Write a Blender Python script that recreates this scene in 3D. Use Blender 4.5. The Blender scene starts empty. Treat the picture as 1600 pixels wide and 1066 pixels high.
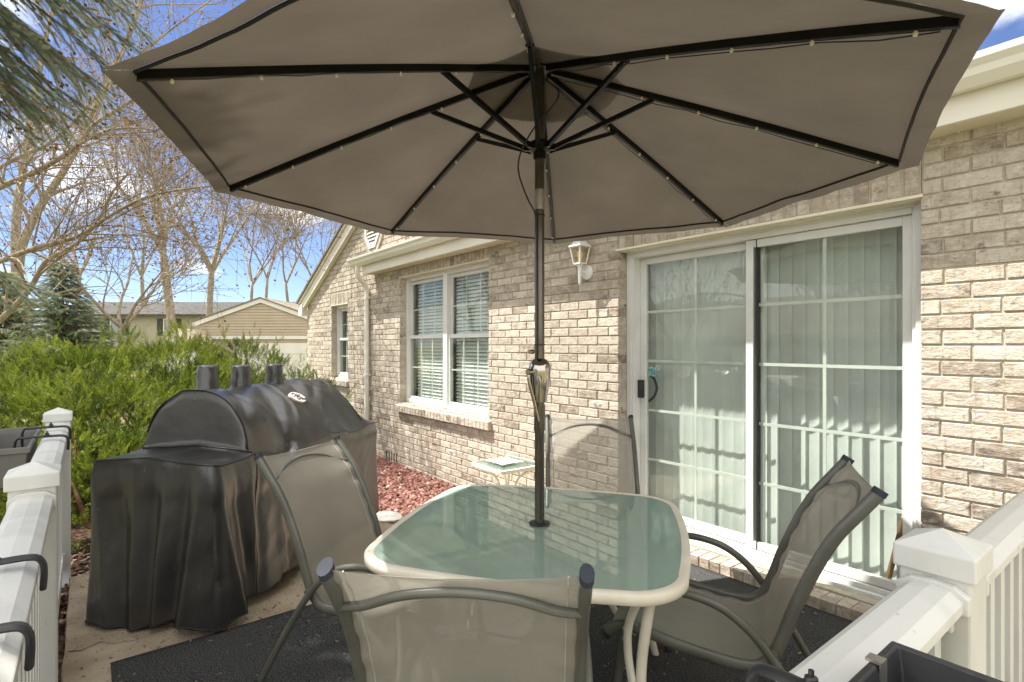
import bpy, math, random
import numpy as np
from mathutils import Vector, Matrix, noise

scene = bpy.context.scene
col = scene.collection
PI = math.pi
rng = np.random.default_rng(7)
random.seed(7)

# ------------------------------------------------------------------ camera, sky, sun, exposure
# house axes: +X along the brick wall towards the viewer's right, +Y into the wall, Z up; camera over the patio fence corner
EYE = 1.44
FX, FY = -0.7876028, 0.6161833          # camera forward, seen from above
RX, RY = 0.6161833, 0.7876028           # camera right
cam_d = bpy.data.cameras.new("camera")
cam = bpy.data.objects.new("camera", cam_d)
col.objects.link(cam)
cam.location = (0, 0, EYE)
cam.rotation_euler = (math.radians(90), 0, math.atan2(-FX, FY))
cam_d.sensor_width = 36
cam_d.lens = 850 / 1600 * 36
cam_d.shift_y = 7 / 1600
cam_d.clip_start = 0.02
cam_d.clip_end = 3000
scene.camera = cam

SUN_TO = Vector((-0.41, -0.357, 1.0)).normalized()
sun_d = bpy.data.lights.new("sun", 'SUN')
sun_d.energy = 3.4
sun_d.angle = math.radians(0.5)
sun_d.color = (1.0, 0.955, 0.885)
sun = bpy.data.objects.new("sun", sun_d)
col.objects.link(sun)
sun.rotation_euler = SUN_TO.to_track_quat('Z', 'Y').to_euler()

world = bpy.data.worlds.new("World")
scene.world = world
world.use_nodes = True
wn, wl = world.node_tree.nodes, world.node_tree.links
bg = wn["Background"]
sky = wn.new("ShaderNodeTexSky")
sky.sky_type = 'NISHITA'
sky.sun_disc = False
sky.sun_elevation = math.asin(SUN_TO.z)
sky.sun_rotation = math.atan2(SUN_TO.x, SUN_TO.y)
sky.air_density = 1.0
sky.dust_density = 0.0
sky.altitude = 1600
sky.ozone_density = 2.0
tc = wn.new("ShaderNodeTexCoord")
sep = wn.new("ShaderNodeSeparateXYZ")
wl.new(tc.outputs["Generated"], sep.inputs[0])
def wmath(op, a, b=None):
    n = wn.new("ShaderNodeMath"); n.operation = op
    for i, s in enumerate((a, b)):
        if s is None: continue
        if isinstance(s, (int, float)): n.inputs[i].default_value = s
        else: wl.new(s, n.inputs[i])
    return n.outputs[0]
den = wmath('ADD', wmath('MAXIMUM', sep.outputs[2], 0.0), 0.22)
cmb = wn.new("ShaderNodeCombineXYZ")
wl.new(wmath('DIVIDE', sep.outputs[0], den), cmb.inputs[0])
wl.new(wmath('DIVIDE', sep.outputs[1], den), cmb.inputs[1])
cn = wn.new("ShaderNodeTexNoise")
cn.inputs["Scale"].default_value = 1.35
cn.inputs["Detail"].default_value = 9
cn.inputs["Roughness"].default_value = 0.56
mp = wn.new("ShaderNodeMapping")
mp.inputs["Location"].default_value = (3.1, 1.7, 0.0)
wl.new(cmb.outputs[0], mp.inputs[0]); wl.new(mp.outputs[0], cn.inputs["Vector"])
# thin cloud towards the view (north-west); unseen cloud overhead and behind added to warm the shade
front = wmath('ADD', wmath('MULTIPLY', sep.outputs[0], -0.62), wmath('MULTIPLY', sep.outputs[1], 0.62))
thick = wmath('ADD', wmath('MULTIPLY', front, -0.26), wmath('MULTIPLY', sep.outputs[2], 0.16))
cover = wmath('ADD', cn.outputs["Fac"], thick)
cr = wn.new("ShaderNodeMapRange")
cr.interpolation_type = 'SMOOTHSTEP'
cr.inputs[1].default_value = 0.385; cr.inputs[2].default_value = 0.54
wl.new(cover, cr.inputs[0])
blue = wn.new("ShaderNodeMix"); blue.data_type = 'RGBA'; blue.blend_type = 'MULTIPLY'; blue.inputs[0].default_value = 1
wl.new(sky.outputs[0], blue.inputs[6]); blue.inputs[7].default_value = (0.36, 0.36, 0.43, 1)
cmix = wn.new("ShaderNodeMix"); cmix.data_type = 'RGBA'
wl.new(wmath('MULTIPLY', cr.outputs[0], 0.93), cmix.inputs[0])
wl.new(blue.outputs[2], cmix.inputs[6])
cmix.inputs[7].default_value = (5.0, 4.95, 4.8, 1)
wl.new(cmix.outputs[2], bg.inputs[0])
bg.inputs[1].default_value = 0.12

scene.view_settings.view_transform = 'Standard'
scene.view_settings.look = 'None'
scene.view_settings.gamma = 1
scene.view_settings.exposure = 1.9
scene.render.film_transparent = False
scene.cycles.max_bounces = 8
scene.cycles.transparent_max_bounces = 24
scene.cycles.use_denoising = True

# ------------------------------------------------------------------ geometry helpers
def at(u, v, d):
    """a point at a pixel of the photograph (1600 wide), d metres in front of the camera"""
    r = (u - 800) / 850 * d
    return Vector((FX * d + RX * r, FY * d + RY * r, EYE + (540 - v) / 850 * d))
def fr(fwd, right, z=0.0):
    return Vector((FX * fwd + RX * right, FY * fwd + RY * right, z))

def tag(o, label=None, cat=None, group=None, kind=None):
    if label: o["label"] = label
    if cat: o["category"] = cat
    if group: o["group"] = group
    if kind: o["kind"] = kind
    return o

def thing(name, label, cat, loc=(0, 0, 0), rz=0.0, group=None):
    o = bpy.data.objects.new(name, None)
    o.empty_display_size = 0.1
    col.objects.link(o)
    o.location = loc
    o.rotation_euler = (0, 0, rz)
    return tag(o, label, cat, group)

def origin(p):
    t = Vector((0, 0, 0))
    while p is not None:
        t += p.location
        p = p.parent
    return t

def link_mesh(name, me, mats, parent, smooth, sharp, bevel):
    for m in (mats if isinstance(mats, (list, tuple)) else [mats]):
        me.materials.append(m)
    o = bpy.data.objects.new(name, me)
    col.objects.link(o)
    if parent is not None: o.parent = parent
    if smooth:
        me.polygons.foreach_set("use_smooth", [True] * len(me.polygons))
        if sharp: me.set_sharp_from_angle(angle=math.radians(sharp))
    if bevel:
        b = o.modifiers.new("bevel", 'BEVEL')
        b.width = bevel; b.segments = 2; b.limit_method = 'ANGLE'; b.angle_limit = math.radians(40)
    me.update()
    return o

class MB:
    """collects shapes that become one mesh object"""
    def __init__(s): s.v = []; s.f = []; s.m = []; s.t = []; s.cur = 0; s.tone = 0.5
    def add(s, V, F, m=None, tone=None):
        o = len(s.v)
        s.v.extend([tuple(p) for p in V])
        for f in F:
            s.f.append([i + o for i in f]); s.m.append(s.cur if m is None else m); s.t.append(s.tone if tone is None else tone)
        return s
    def box(s, x0, x1, y0, y1, z0, z1, M=None, **k):
        V = [(x0, y0, z0), (x1, y0, z0), (x1, y1, z0), (x0, y1, z0), (x0, y0, z1), (x1, y0, z1), (x1, y1, z1), (x0, y1, z1)]
        if M is not None: V = [M @ Vector(p) for p in V]
        return s.add(V, [(0, 3, 2, 1), (4, 5, 6, 7), (0, 1, 5, 4), (1, 2, 6, 5), (2, 3, 7, 6), (3, 0, 4, 7)], **k)
    def prism(s, poly, fn, a, b, **k):
        """closed polygon of 2-D points, extruded: fn(p, q, depth) -> point"""
        n = len(poly)
        V = [fn(p, q, a) for p, q in poly] + [fn(p, q, b) for p, q in poly]
        F = [list(range(n))[::-1], list(range(n, 2 * n))] + [(i, (i + 1) % n, n + (i + 1) % n, n + i) for i in range(n)]
        return s.add(V, F, **k)
    def tube(s, pts, r, n=8, cap=True, flat=1.0, side=None, **k):
        pts = [Vector(p) for p in pts]; m = len(pts)
        rad = r if isinstance(r, (list, tuple, np.ndarray)) else [r] * m
        V = []; ref = None
        for i in range(m):
            t = (pts[min(i + 1, m - 1)] - pts[max(i - 1, 0)])
            if t.length < 1e-9: t = Vector((0, 0, 1))
            t.normalize()
            if side is not None: a = Vector(side)
            elif ref is None: a = t.orthogonal().normalized()
            else: a = ref - t * ref.dot(t)
            if a.length < 1e-6: a = t.orthogonal()
            a.normalize(); ref = a
            b = t.cross(a)
            for j in range(n):
                w = 2 * PI * j / n
                V.append(pts[i] + a * (math.cos(w) * rad[i]) + b * (math.sin(w) * rad[i] * flat))
        F = [(i * n + j, i * n + (j + 1) % n, (i + 1) * n + (j + 1) % n, (i + 1) * n + j) for i in range(m - 1) for j in range(n)]
        if cap: F += [list(range(n))[::-1], list(range((m - 1) * n, m * n))]
        return s.add(V, F, **k)
    def lathe(s, prof, n=20, c=(0, 0, 0), M=None, **k):
        V = []
        for r, z in prof:
            for j in range(n):
                w = 2 * PI * j / n
                p = Vector((c[0] + r * math.cos(w), c[1] + r * math.sin(w), c[2] + z))
                V.append(M @ p if M is not None else p)
        m = len(prof)
        F = [(i * n + j, i * n + (j + 1) % n, (i + 1) * n + (j + 1) % n, (i + 1) * n + j) for i in range(m - 1) for j in range(n)]
        F += [list(range(n))[::-1], list(range((m - 1) * n, m * n))]
        return s.add(V, F, **k)
    def grid(s, fn, nu, nv, **k):
        V = [fn(i / nu, j / nv) for i in range(nu + 1) for j in range(nv + 1)]
        F = [(i * (nv + 1) + j, (i + 1) * (nv + 1) + j, (i + 1) * (nv + 1) + j + 1, i * (nv + 1) + j + 1) for i in range(nu) for j in range(nv)]
        return s.add(V, F, **k)
    def build(s, name, mats, parent=None, local=False, smooth=False, sharp=40, bevel=0.0):
        off = Vector((0, 0, 0)) if local else origin(parent)
        me = bpy.data.meshes.new(name)
        me.from_pydata([(p[0] - off.x, p[1] - off.y, p[2] - off.z) for p in s.v], [], s.f)
        me.polygons.foreach_set("material_index", s.m)
        a = me.attributes.new("tone", 'FLOAT', 'FACE'); a.data.foreach_set("value", s.t)
        return link_mesh(name, me, mats, parent, smooth, sharp, bevel)

def np_mesh(name, V, F, mats, parent=None, tone=None, smooth=False, midx=None):
    """V (n,3), F (m,k) arrays"""
    off = origin(parent)
    V = np.asarray(V, float) - np.array(off)
    F = np.asarray(F)
    me = bpy.data.meshes.new(name)
    me.vertices.add(len(V)); me.vertices.foreach_set("co", V.ravel())
    k = F.shape[1]
    me.loops.add(F.size); me.loops.foreach_set("vertex_index", F.ravel().astype(np.int32))
    me.polygons.add(len(F))
    me.polygons.foreach_set("loop_start", np.arange(0, F.size, k, dtype=np.int32))
    me.update(calc_edges=True)
    if midx is not None: me.polygons.foreach_set("material_index", np.asarray(midx, dtype=np.int32))
    if tone is not None:
        a = me.attributes.new("tone", 'FLOAT', 'FACE'); a.data.foreach_set("value", np.asarray(tone, dtype=np.float32))
    return link_mesh(name, me, mats, parent, smooth, None, 0)

def smooth_path(pts, sub=6):
    P = [Vector(p) for p in pts]; out = []
    for i in range(len(P) - 1):
        a, b, c, d = P[max(i - 1, 0)], P[i], P[i + 1], P[min(i + 2, len(P) - 1)]
        for j in range(sub):
            t = j / sub
            out.append(0.5 * ((2 * b) + (c - a) * t + (2 * a - 5 * b + 4 * c - d) * t * t + (3 * b - a - 3 * c + d) * t ** 3))
    out.append(P[-1])
    return out

def copy_tree(o, parent=None):
    c = o.copy(); col.objects.link(c); c.parent = parent
    for ch in list(o.children): copy_tree(ch, c)
    return c

# ------------------------------------------------------------------ materials
def new_mat(name):
    m = bpy.data.materials.new(name); m.use_nodes = True
    return m, m.node_tree.nodes, m.node_tree.links, m.node_tree.nodes["Principled BSDF"]

def mat(name, c1, c2=None, scale=8.0, detail=6.0, lo=0.35, hi=0.65, rough=0.6, rough2=None, metal=0.0, spec=0.5, bump=0.0, bscale=None, bdist=0.01,
        coat=0.0, stretch=None, specks=None, tone=False):
    m, N, L, P = new_mat(name)
    P.inputs["Roughness"].default_value = rough
    P.inputs["Metallic"].default_value = metal
    P.inputs["Specular IOR Level"].default_value = spec
    P.inputs["Coat Weight"].default_value = coat
    P.inputs["Base Color"].default_value = (*c1, 1)
    tcn = N.new("ShaderNodeTexCoord"); vec = tcn.outputs["Object"]
    if stretch:
        mpn = N.new("ShaderNodeMapping"); mpn.inputs["Scale"].default_value = stretch
        L.new(vec, mpn.inputs[0]); vec = mpn.outputs[0]
    colr = None
    if c2 is not None:
        n = N.new("ShaderNodeTexNoise"); n.inputs["Scale"].default_value = scale; n.inputs["Detail"].default_value = detail
        L.new(vec, n.inputs["Vector"])
        r = N.new("ShaderNodeValToRGB")
        r.color_ramp.elements[0].position = lo; r.color_ramp.elements[0].color = (*c1, 1)
        r.color_ramp.elements[1].position = hi; r.color_ramp.elements[1].color = (*c2, 1)
        L.new(n.outputs["Fac"], r.inputs[0]); colr = r.outputs[0]
        if rough2 is not None:
            mr = N.new("ShaderNodeMapRange"); mr.inputs[3].default_value = rough; mr.inputs[4].default_value = rough2
            L.new(n.outputs["Fac"], mr.inputs[0]); L.new(mr.outputs[0], P.inputs["Roughness"])
    if specks:
        sc, thr, csp = specks
        n = N.new("ShaderNodeTexNoise"); n.inputs["Scale"].default_value = sc; n.inputs["Detail"].default_value = 2
        L.new(vec, n.inputs["Vector"])
        r = N.new("ShaderNodeValToRGB"); r.color_ramp.elements[0].position = thr; r.color_ramp.elements[1].position = thr + 0.05
        L.new(n.outputs["Fac"], r.inputs[0])
        x = N.new("ShaderNodeMix"); x.data_type = 'RGBA'
        L.new(r.outputs[0], x.inputs[0])
        if colr is not None: L.new(colr, x.inputs[6])
        else: x.inputs[6].default_value = (*c1, 1)
        x.inputs[7].default_value = (*csp, 1); colr = x.outputs[2]
    if tone:
        a = N.new("ShaderNodeAttribute"); a.attribute_name = "tone"
        mr = N.new("ShaderNodeMapRange"); mr.inputs[3].default_value = 0.55; mr.inputs[4].default_value = 1.45
        L.new(a.outputs["Fac"], mr.inputs[0])
        x = N.new("ShaderNodeMix"); x.data_type = 'RGBA'; x.blend_type = 'MULTIPLY'; x.inputs[0].default_value = 1
        if colr is not None: L.new(colr, x.inputs[6])
        else: x.inputs[6].default_value = (*c1, 1)
        L.new(mr.outputs[0], x.inputs[7]); colr = x.outputs[2]
    if colr is not None: L.new(colr, P.inputs["Base Color"])
    if bump:
        n = N.new("ShaderNodeTexNoise"); n.inputs["Scale"].default_value = bscale or scale * 4; n.inputs["Detail"].default_value = 5
        L.new(vec, n.inputs["Vector"])
        b = N.new("ShaderNodeBump"); b.inputs["Strength"].default_value = bump; b.inputs["Distance"].default_value = bdist
        L.new(n.outputs["Fac"], b.inputs["Height"]); L.new(b.outputs[0], P.inputs["Normal"])
    return m

def ramp_mat(name, stops, rough=0.7, spec=0.3, trans=0.0, noise_scale=0.0, mixn=0.3):
    """colour from the per-face 'tone' attribute (leaf and stone variety)"""
    m, N, L, P = new_mat(name)
    a = N.new("ShaderNodeAttribute"); a.attribute_name = "tone"
    r = N.new("ShaderNodeValToRGB")
    e = r.color_ramp.elements
    e[0].position, e[0].color = stops[0][0], (*stops[0][1], 1)
    e[1].position, e[1].color = stops[-1][0], (*stops[-1][1], 1)
    for p, c in stops[1:-1]:
        x = e.new(p); x.color = (*c, 1)
    L.new(a.outputs["Fac"], r.inputs[0])
    L.new(r.outputs[0], P.inputs["Base Color"])
    P.inputs["Roughness"].default_value = rough
    P.inputs["Specular IOR Level"].default_value = spec
    if trans:
        out = N["Material Output"]
        t = N.new("ShaderNodeBsdfTranslucent"); L.new(r.outputs[0], t.inputs[0])
        mx = N.new("ShaderNodeMixShader"); mx.inputs[0].default_value = trans
        L.new(P.outputs[0], mx.inputs[1]); L.new(t.outputs[0], mx.inputs[2]); L.new(mx.outputs[0], out.inputs[0])
    return m

def brick_mat():
    m, N, L, P = new_mat("tumbled_brick")
    a = N.new("ShaderNodeAttribute"); a.attribute_name = "tone"
    r = N.new("ShaderNodeValToRGB"); e = r.color_ramp.elements
    e[0].position, e[0].color = 0.0, (0.20, 0.155, 0.12, 1)
    e[1].position, e[1].color = 1.0, (0.58, 0.525, 0.44, 1)
    for p, c in ((0.12, (0.36, 0.305, 0.24)), (0.35, (0.44, 0.38, 0.305)), (0.65, (0.50, 0.44, 0.36))):
        x = e.new(p); x.color = (*c, 1)
    L.new(a.outputs["Fac"], r.inputs[0])
    tcn = N.new("ShaderNodeTexCoord")
    def nz(scale, det, lo, hi, off=0.0):
        n = N.new("ShaderNodeTexNoise"); n.inputs["Scale"].default_value = scale; n.inputs["Detail"].default_value = det; n.inputs["Roughness"].default_value = 0.65
        mpn = N.new("ShaderNodeMapping"); mpn.inputs["Location"].default_value = (off, off, off); mpn.inputs["Scale"].default_value = (0.6, 1, 1)
        L.new(tcn.outputs["Object"], mpn.inputs[0]); L.new(mpn.outputs[0], n.inputs["Vector"])
        q = N.new("ShaderNodeMapRange"); q.inputs[1].default_value = lo; q.inputs[2].default_value = hi
        L.new(n.outputs["Fac"], q.inputs[0]); return n, q.outputs[0]
    def mixc(fac, a_, c, amt):
        mu = N.new("ShaderNodeMath"); mu.operation = 'MULTIPLY'; mu.inputs[1].default_value = amt; L.new(fac, mu.inputs[0])
        x = N.new("ShaderNodeMix"); x.data_type = 'RGBA'; L.new(mu.outputs[0], x.inputs[0]); L.new(a_, x.inputs[6]); x.inputs[7].default_value = (*c, 1); return x.outputs[2]
    _, w = nz(26, 6, 0.46, 0.62)
    c = mixc(w, r.outputs[0], (0.66, 0.62, 0.54), 0.6)
    _, br_ = nz(9, 4, 0.50, 0.66, 2.0)
    c = mixc(br_, c, (0.32, 0.25, 0.185), 0.45)
    _, d = nz(15, 8, 0.585, 0.66, 4.0)
    c = mixc(d, c, (0.11, 0.085, 0.068), 0.75)
    _, g = nz(95, 4, 0.56, 0.70, 9.0)
    c = mixc(g, c, (0.16, 0.115, 0.09), 0.6)
    sv_ = N.new("ShaderNodeTexNoise"); sv_.inputs["Scale"].default_value = 1.0; sv_.inputs["Detail"].default_value = 3
    mps = N.new("ShaderNodeMapping"); mps.inputs["Scale"].default_value = (70, 70, 7); L.new(tcn.outputs["Object"], mps.inputs[0]); L.new(mps.outputs[0], sv_.inputs["Vector"])
    q_ = N.new("ShaderNodeMapRange"); q_.inputs[1].default_value = 0.58; q_.inputs[2].default_value = 0.70; L.new(sv_.outputs["Fac"], q_.inputs[0])
    c = mixc(q_.outputs[0], c, (0.24, 0.185, 0.14), 0.5)
    _, st_ = nz(1.3, 6, 0.42, 0.75, 12.0)
    c = mixc(st_, c, (0.27, 0.22, 0.165), 0.32)
    L.new(c, P.inputs["Base Color"])
    P.inputs["Roughness"].default_value = 0.9; P.inputs["Specular IOR Level"].default_value = 0.2
    n, _ = nz(45, 6, 0, 1)
    b = N.new("ShaderNodeBump"); b.inputs["Strength"].default_value = 0.9; b.inputs["Distance"].default_value = 0.008
    L.new(n.outputs["Fac"], b.inputs["Height"]); L.new(b.outputs[0], P.inputs["Normal"])
    return m

def facing_reflect(N, L, f0, f1):
    """mirror share of a thin pane, the same from both sides"""
    w = N.new("ShaderNodeLayerWeight"); w.inputs[0].default_value = 0.5
    p = N.new("ShaderNodeMath"); p.operation = 'POWER'; p.inputs[1].default_value = 4.2; L.new(w.outputs["Facing"], p.inputs[0])
    m = N.new("ShaderNodeMapRange"); m.inputs[3].default_value = f0; m.inputs[4].default_value = f1; L.new(p.outputs[0], m.inputs[0])
    return m.outputs[0]

def glass_mat(name, tint=(0.935, 0.965, 0.945), ior=1.5, gain=1.0):
    """thin window pane: transparent plus a mirror reflection"""
    m, N, L, P = new_mat(name)
    N.remove(P); out = N["Material Output"]
    t = N.new("ShaderNodeBsdfTransparent"); t.inputs[0].default_value = (*tint, 1)
    g = N.new("ShaderNodeBsdfGlossy"); g.inputs["Roughness"].default_value = 0.0
    mu_o = facing_reflect(N, L, 0.036 * gain, 0.40)
    mx = N.new("ShaderNodeMixShader")
    L.new(mu_o, mx.inputs[0]); L.new(t.outputs[0], mx.inputs[1]); L.new(g.outputs[0], mx.inputs[2]); L.new(mx.outputs[0], out.inputs[0])
    return m

def frosted_mat(name, colr, see=0.3):
    """obscure table glass: partly clear, partly milky, mirror-like on top"""
    m, N, L, P = new_mat(name)
    N.remove(P); out = N["Material Output"]
    t = N.new("ShaderNodeBsdfTransparent"); t.inputs[0].default_value = (0.62, 0.80, 0.74, 1)
    d = N.new("ShaderNodeBsdfDiffuse"); d.inputs[0].default_value = (*colr, 1)
    tr = N.new("ShaderNodeBsdfTranslucent"); tr.inputs[0].default_value = (*colr, 1)
    a = N.new("ShaderNodeMixShader"); a.inputs[0].default_value = 0.4
    L.new(d.outputs[0], a.inputs[1]); L.new(tr.outputs[0], a.inputs[2])
    b = N.new("ShaderNodeMixShader"); b.inputs[0].default_value = see
    L.new(a.outputs[0], b.inputs[1]); L.new(t.outputs[0], b.inputs[2])
    g = N.new("ShaderNodeBsdfGlossy"); g.inputs["Roughness"].default_value = 0.015
    mu_o = facing_reflect(N, L, 0.06, 0.95)
    c = N.new("ShaderNodeMixShader")
    L.new(mu_o, c.inputs[0]); L.new(b.outputs[0], c.inputs[1]); L.new(g.outputs[0], c.inputs[2]); L.new(c.outputs[0], out.inputs[0])
    return m

def cloth_mat(name, colr, through=0.2, see=0.0, rough=0.75, weave=0.0, bump=0.0, bscale=6.0, spec=0.3, back=None):
    """woven fabric: diffuse, some light through it, and see-through between the threads"""
    m, N, L, P = new_mat(name)
    out = N["Material Output"]
    tcn = N.new("ShaderNodeTexCoord")
    n = N.new("ShaderNodeTexNoise"); n.inputs["Scale"].default_value = 3.0; n.inputs["Detail"].default_value = 4
    L.new(tcn.outputs["Object"], n.inputs["Vector"])
    r = N.new("ShaderNodeValToRGB")
    r.color_ramp.elements[0].color = (*[c * 0.86 for c in colr], 1); r.color_ramp.elements[0].position = 0.3
    r.color_ramp.elements[1].color = (*[min(1, c * 1.1) for c in colr], 1); r.color_ramp.elements[1].position = 0.7
    L.new(n.outputs["Fac"], r.inputs[0]); L.new(r.outputs[0], P.inputs["Base Color"])
    P.inputs["Roughness"].default_value = rough; P.inputs["Specular IOR Level"].default_value = spec
    if bump:
        bn = N.new("ShaderNodeTexNoise"); bn.inputs["Scale"].default_value = bscale; bn.inputs["Detail"].default_value = 4
        L.new(tcn.outputs["Object"], bn.inputs["Vector"])
        b = N.new("ShaderNodeBump"); b.inputs["Strength"].default_value = bump; b.inputs["Distance"].default_value = 0.02
        L.new(bn.outputs["Fac"], b.inputs["Height"]); L.new(b.outputs[0], P.inputs["Normal"])
    sh = P.outputs[0]
    if through:
        t = N.new("ShaderNodeBsdfTranslucent"); L.new(r.outputs[0], t.inputs[0])
        mx = N.new("ShaderNodeMixShader"); mx.inputs[0].default_value = through
        L.new(sh, mx.inputs[1]); L.new(t.outputs[0], mx.inputs[2]); sh = mx.outputs[0]
    if see:
        t = N.new("ShaderNodeBsdfTransparent")
        mx = N.new("ShaderNodeMixShader")
        if weave:
            w = N.new("ShaderNodeTexWave"); w.wave_type = 'BANDS'; w.bands_direction = 'X'; w.inputs["Scale"].default_value = weave
            L.new(tcn.outputs["Object"], w.inputs["Vector"])
            mr = N.new("ShaderNodeMapRange"); mr.inputs[3].default_value = see * 0.55; mr.inputs[4].default_value = see * 1.45
            L.new(w.outputs["Fac"], mr.inputs[0])
            lw = N.new("ShaderNodeLayerWeight"); lw.inputs[0].default_value = 0.5      # threads close up when seen edge-on
            inv = N.new("ShaderNodeMath"); inv.operation = 'SUBTRACT'; inv.inputs[0].default_value = 1.0; L.new(lw.outputs["Facing"], inv.inputs[1])
            mm = N.new("ShaderNodeMath"); mm.operation = 'MULTIPLY'; L.new(mr.outputs[0], mm.inputs[0]); L.new(inv.outputs[0], mm.inputs[1]); L.new(mm.outputs[0], mx.inputs[0])
        else: mx.inputs[0].default_value = see
        L.new(sh, mx.inputs[1]); L.new(t.outputs[0], mx.inputs[2]); sh = mx.outputs[0]
    L.new(sh, out.inputs[0])
    return m

BRICK = brick_mat()
MORTAR = mat("mortar", (0.38, 0.335, 0.26), (0.50, 0.45, 0.36), scale=30, rough=0.95, spec=0.1, bump=0.4, bscale=120, bdist=0.004)
WHITE_VINYL = mat("white_vinyl", (0.64, 0.64, 0.61), (0.71, 0.71, 0.68), scale=5, rough=0.38, spec=0.45, specks=(55, 0.74, (0.45, 0.44, 0.40)))
FENCE_VINYL = mat("fence_vinyl", (0.47, 0.465, 0.43), (0.63, 0.63, 0.60), scale=5, detail=9, lo=0.25, hi=0.5, rough=0.46, spec=0.4, stretch=(1, 1, 0.35), specks=(42, 0.73, (0.36, 0.34, 0.30)))
TRIM = mat("cream_trim", (0.70, 0.67, 0.57), (0.77, 0.74, 0.65), scale=2.5, rough=0.5, spec=0.4)
GUTTER = mat("gutter_paint", (0.68, 0.66, 0.57), (0.76, 0.74, 0.66), scale=2.0, rough=0.4, spec=0.4, stretch=(0.4, 1, 4))
SOFFIT = mat("soffit_panel", (0.66, 0.60, 0.47), (0.72, 0.67, 0.54), scale=4, rough=0.6)
SHINGLE = mat("roof_shingles", (0.17, 0.14, 0.11), (0.30, 0.26, 0.21), scale=35, rough=0.95, spec=0.1, bump=0.6, bscale=60)
DARK_SHINGLE = mat("dark_roof_shingles", (0.055, 0.053, 0.050), (0.10, 0.096, 0.09), scale=4, rough=0.95, spec=0.1)
GLASS = glass_mat("window_glass", gain=1.1)
LAMP_GLASS = glass_mat("lantern_glass", tint=(0.95, 0.91, 0.80))
TABLE_GLASS = frosted_mat("frosted_table_glass", (0.53, 0.67, 0.59), see=0.30)
SIDE_GLASS = frosted_mat("side_table_glass", (0.30, 0.36, 0.33), see=0.62)
CREAM_METAL = mat("cream_metal", (0.72, 0.66, 0.53), (0.80, 0.75, 0.63), scale=9, rough=0.4, spec=0.5, specks=(38, 0.74, (0.42, 0.25, 0.11)))
BLACK_METAL = mat("black_bronze_metal", (0.004, 0.0035, 0.003), (0.008, 0.007, 0.006), scale=20, rough=0.3, spec=0.25)
POLE_METAL = mat("dark_pole_metal", (0.105, 0.092, 0.074), (0.14, 0.122, 0.10), scale=12, rough=0.25, metal=0.8, spec=0.6)
CHROME = mat("polished_steel", (0.45, 0.42, 0.38), rough=0.12, metal=1.0)
STEEL = mat("satin_steel", (0.42, 0.40, 0.37), (0.52, 0.50, 0.47), scale=30, rough=0.35, metal=0.9)
CHAIR_METAL = mat("grey_green_chair_paint", (0.098, 0.098, 0.080), (0.130, 0.130, 0.108), scale=9, rough=0.36, metal=0.1, spec=0.5, specks=(70, 0.76, (0.4, 0.39, 0.36)))
SLING = cloth_mat("taupe_sling_mesh", (0.37, 0.348, 0.295), through=0.26, see=0.24, rough=0.7, weave=95.0, spec=0.35)
SEAM_TAPE = mat("sling_edge_seam", (0.40, 0.38, 0.33), rough=0.8)
CAP_PLASTIC = mat("grey_plastic_cap", (0.045, 0.048, 0.062), rough=0.75, spec=0.15)
BLACK_PLASTIC = mat("black_plastic", (0.016, 0.016, 0.018), (0.03, 0.03, 0.032), scale=18, rough=0.42, rough2=0.6, spec=0.5)
PLANTER_BLACK = mat("scuffed_black_planter", (0.014, 0.014, 0.016), (0.035, 0.035, 0.036), scale=9, rough=0.35, rough2=0.65, spec=0.5, specks=(60, 0.73, (0.12, 0.12, 0.11)))
PLANTER_GREY = mat("grey_planter_plastic", (0.125, 0.12, 0.108), (0.155, 0.15, 0.135), scale=7, rough=0.5)
CANOPY = cloth_mat("taupe_umbrella_canvas", (0.122, 0.102, 0.080), through=0.16, rough=0.62, bump=0.55, bscale=4.5, spec=0.25)
HEM = mat("dark_hem", (0.012, 0.010, 0.008), rough=0.8)
COVER = mat("black_vinyl_cover", (0.016, 0.0158, 0.0152), (0.032, 0.031, 0.029), scale=2.2, rough=0.23, rough2=0.38, spec=0.9, bump=0.12, bscale=14, bdist=0.02, specks=(34, 0.70, (0.075, 0.072, 0.068)))
SEAM = mat("cover_piping", (0.008, 0.008, 0.008), rough=0.6)
BADGE = mat("badge_pink_silver", (0.62, 0.50, 0.46), (0.72, 0.62, 0.57), scale=40, rough=0.5)
BADGE_INK = mat("badge_ink", (0.05, 0.045, 0.05), rough=0.6)
RUBBER = mat("tyre_rubber", (0.02, 0.02, 0.02), rough=0.8)
BLIND = cloth_mat("white_blind_vinyl", (0.86, 0.87, 0.84), through=0.30, rough=0.55)
WOOD = mat("brown_wood", (0.16, 0.085, 0.04), (0.24, 0.135, 0.065), scale=14, rough=0.6, stretch=(6, 6, 0.7))
CONCRETE = mat("patio_concrete", (0.30, 0.235, 0.165), (0.52, 0.43, 0.32), scale=5, detail=12, lo=0.3, hi=0.68, rough=0.92, spec=0.15, bump=0.9, bscale=70, bdist=0.010, specks=(38, 0.64, (0.15, 0.115, 0.082)))
RUG = mat("charcoal_outdoor_rug", (0.022, 0.0225, 0.024), (0.125, 0.125, 0.123), scale=170, detail=3, lo=0.38, hi=0.66, rough=0.97, spec=0.1, bump=0.9, bscale=230, bdist=0.01, specks=(95, 0.735, (0.34, 0.32, 0.28)))
SOIL = mat("mulch_soil", (0.035, 0.020, 0.014), (0.11, 0.065, 0.045), scale=28, rough=0.95, spec=0.1, bump=0.8, bscale=60, bdist=0.03)
LAWN = mat("dormant_lawn", (0.10, 0.115, 0.04), (0.22, 0.19, 0.09), scale=1.5, detail=10, rough=0.95, spec=0.1, bump=0.5, bscale=40)
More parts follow.
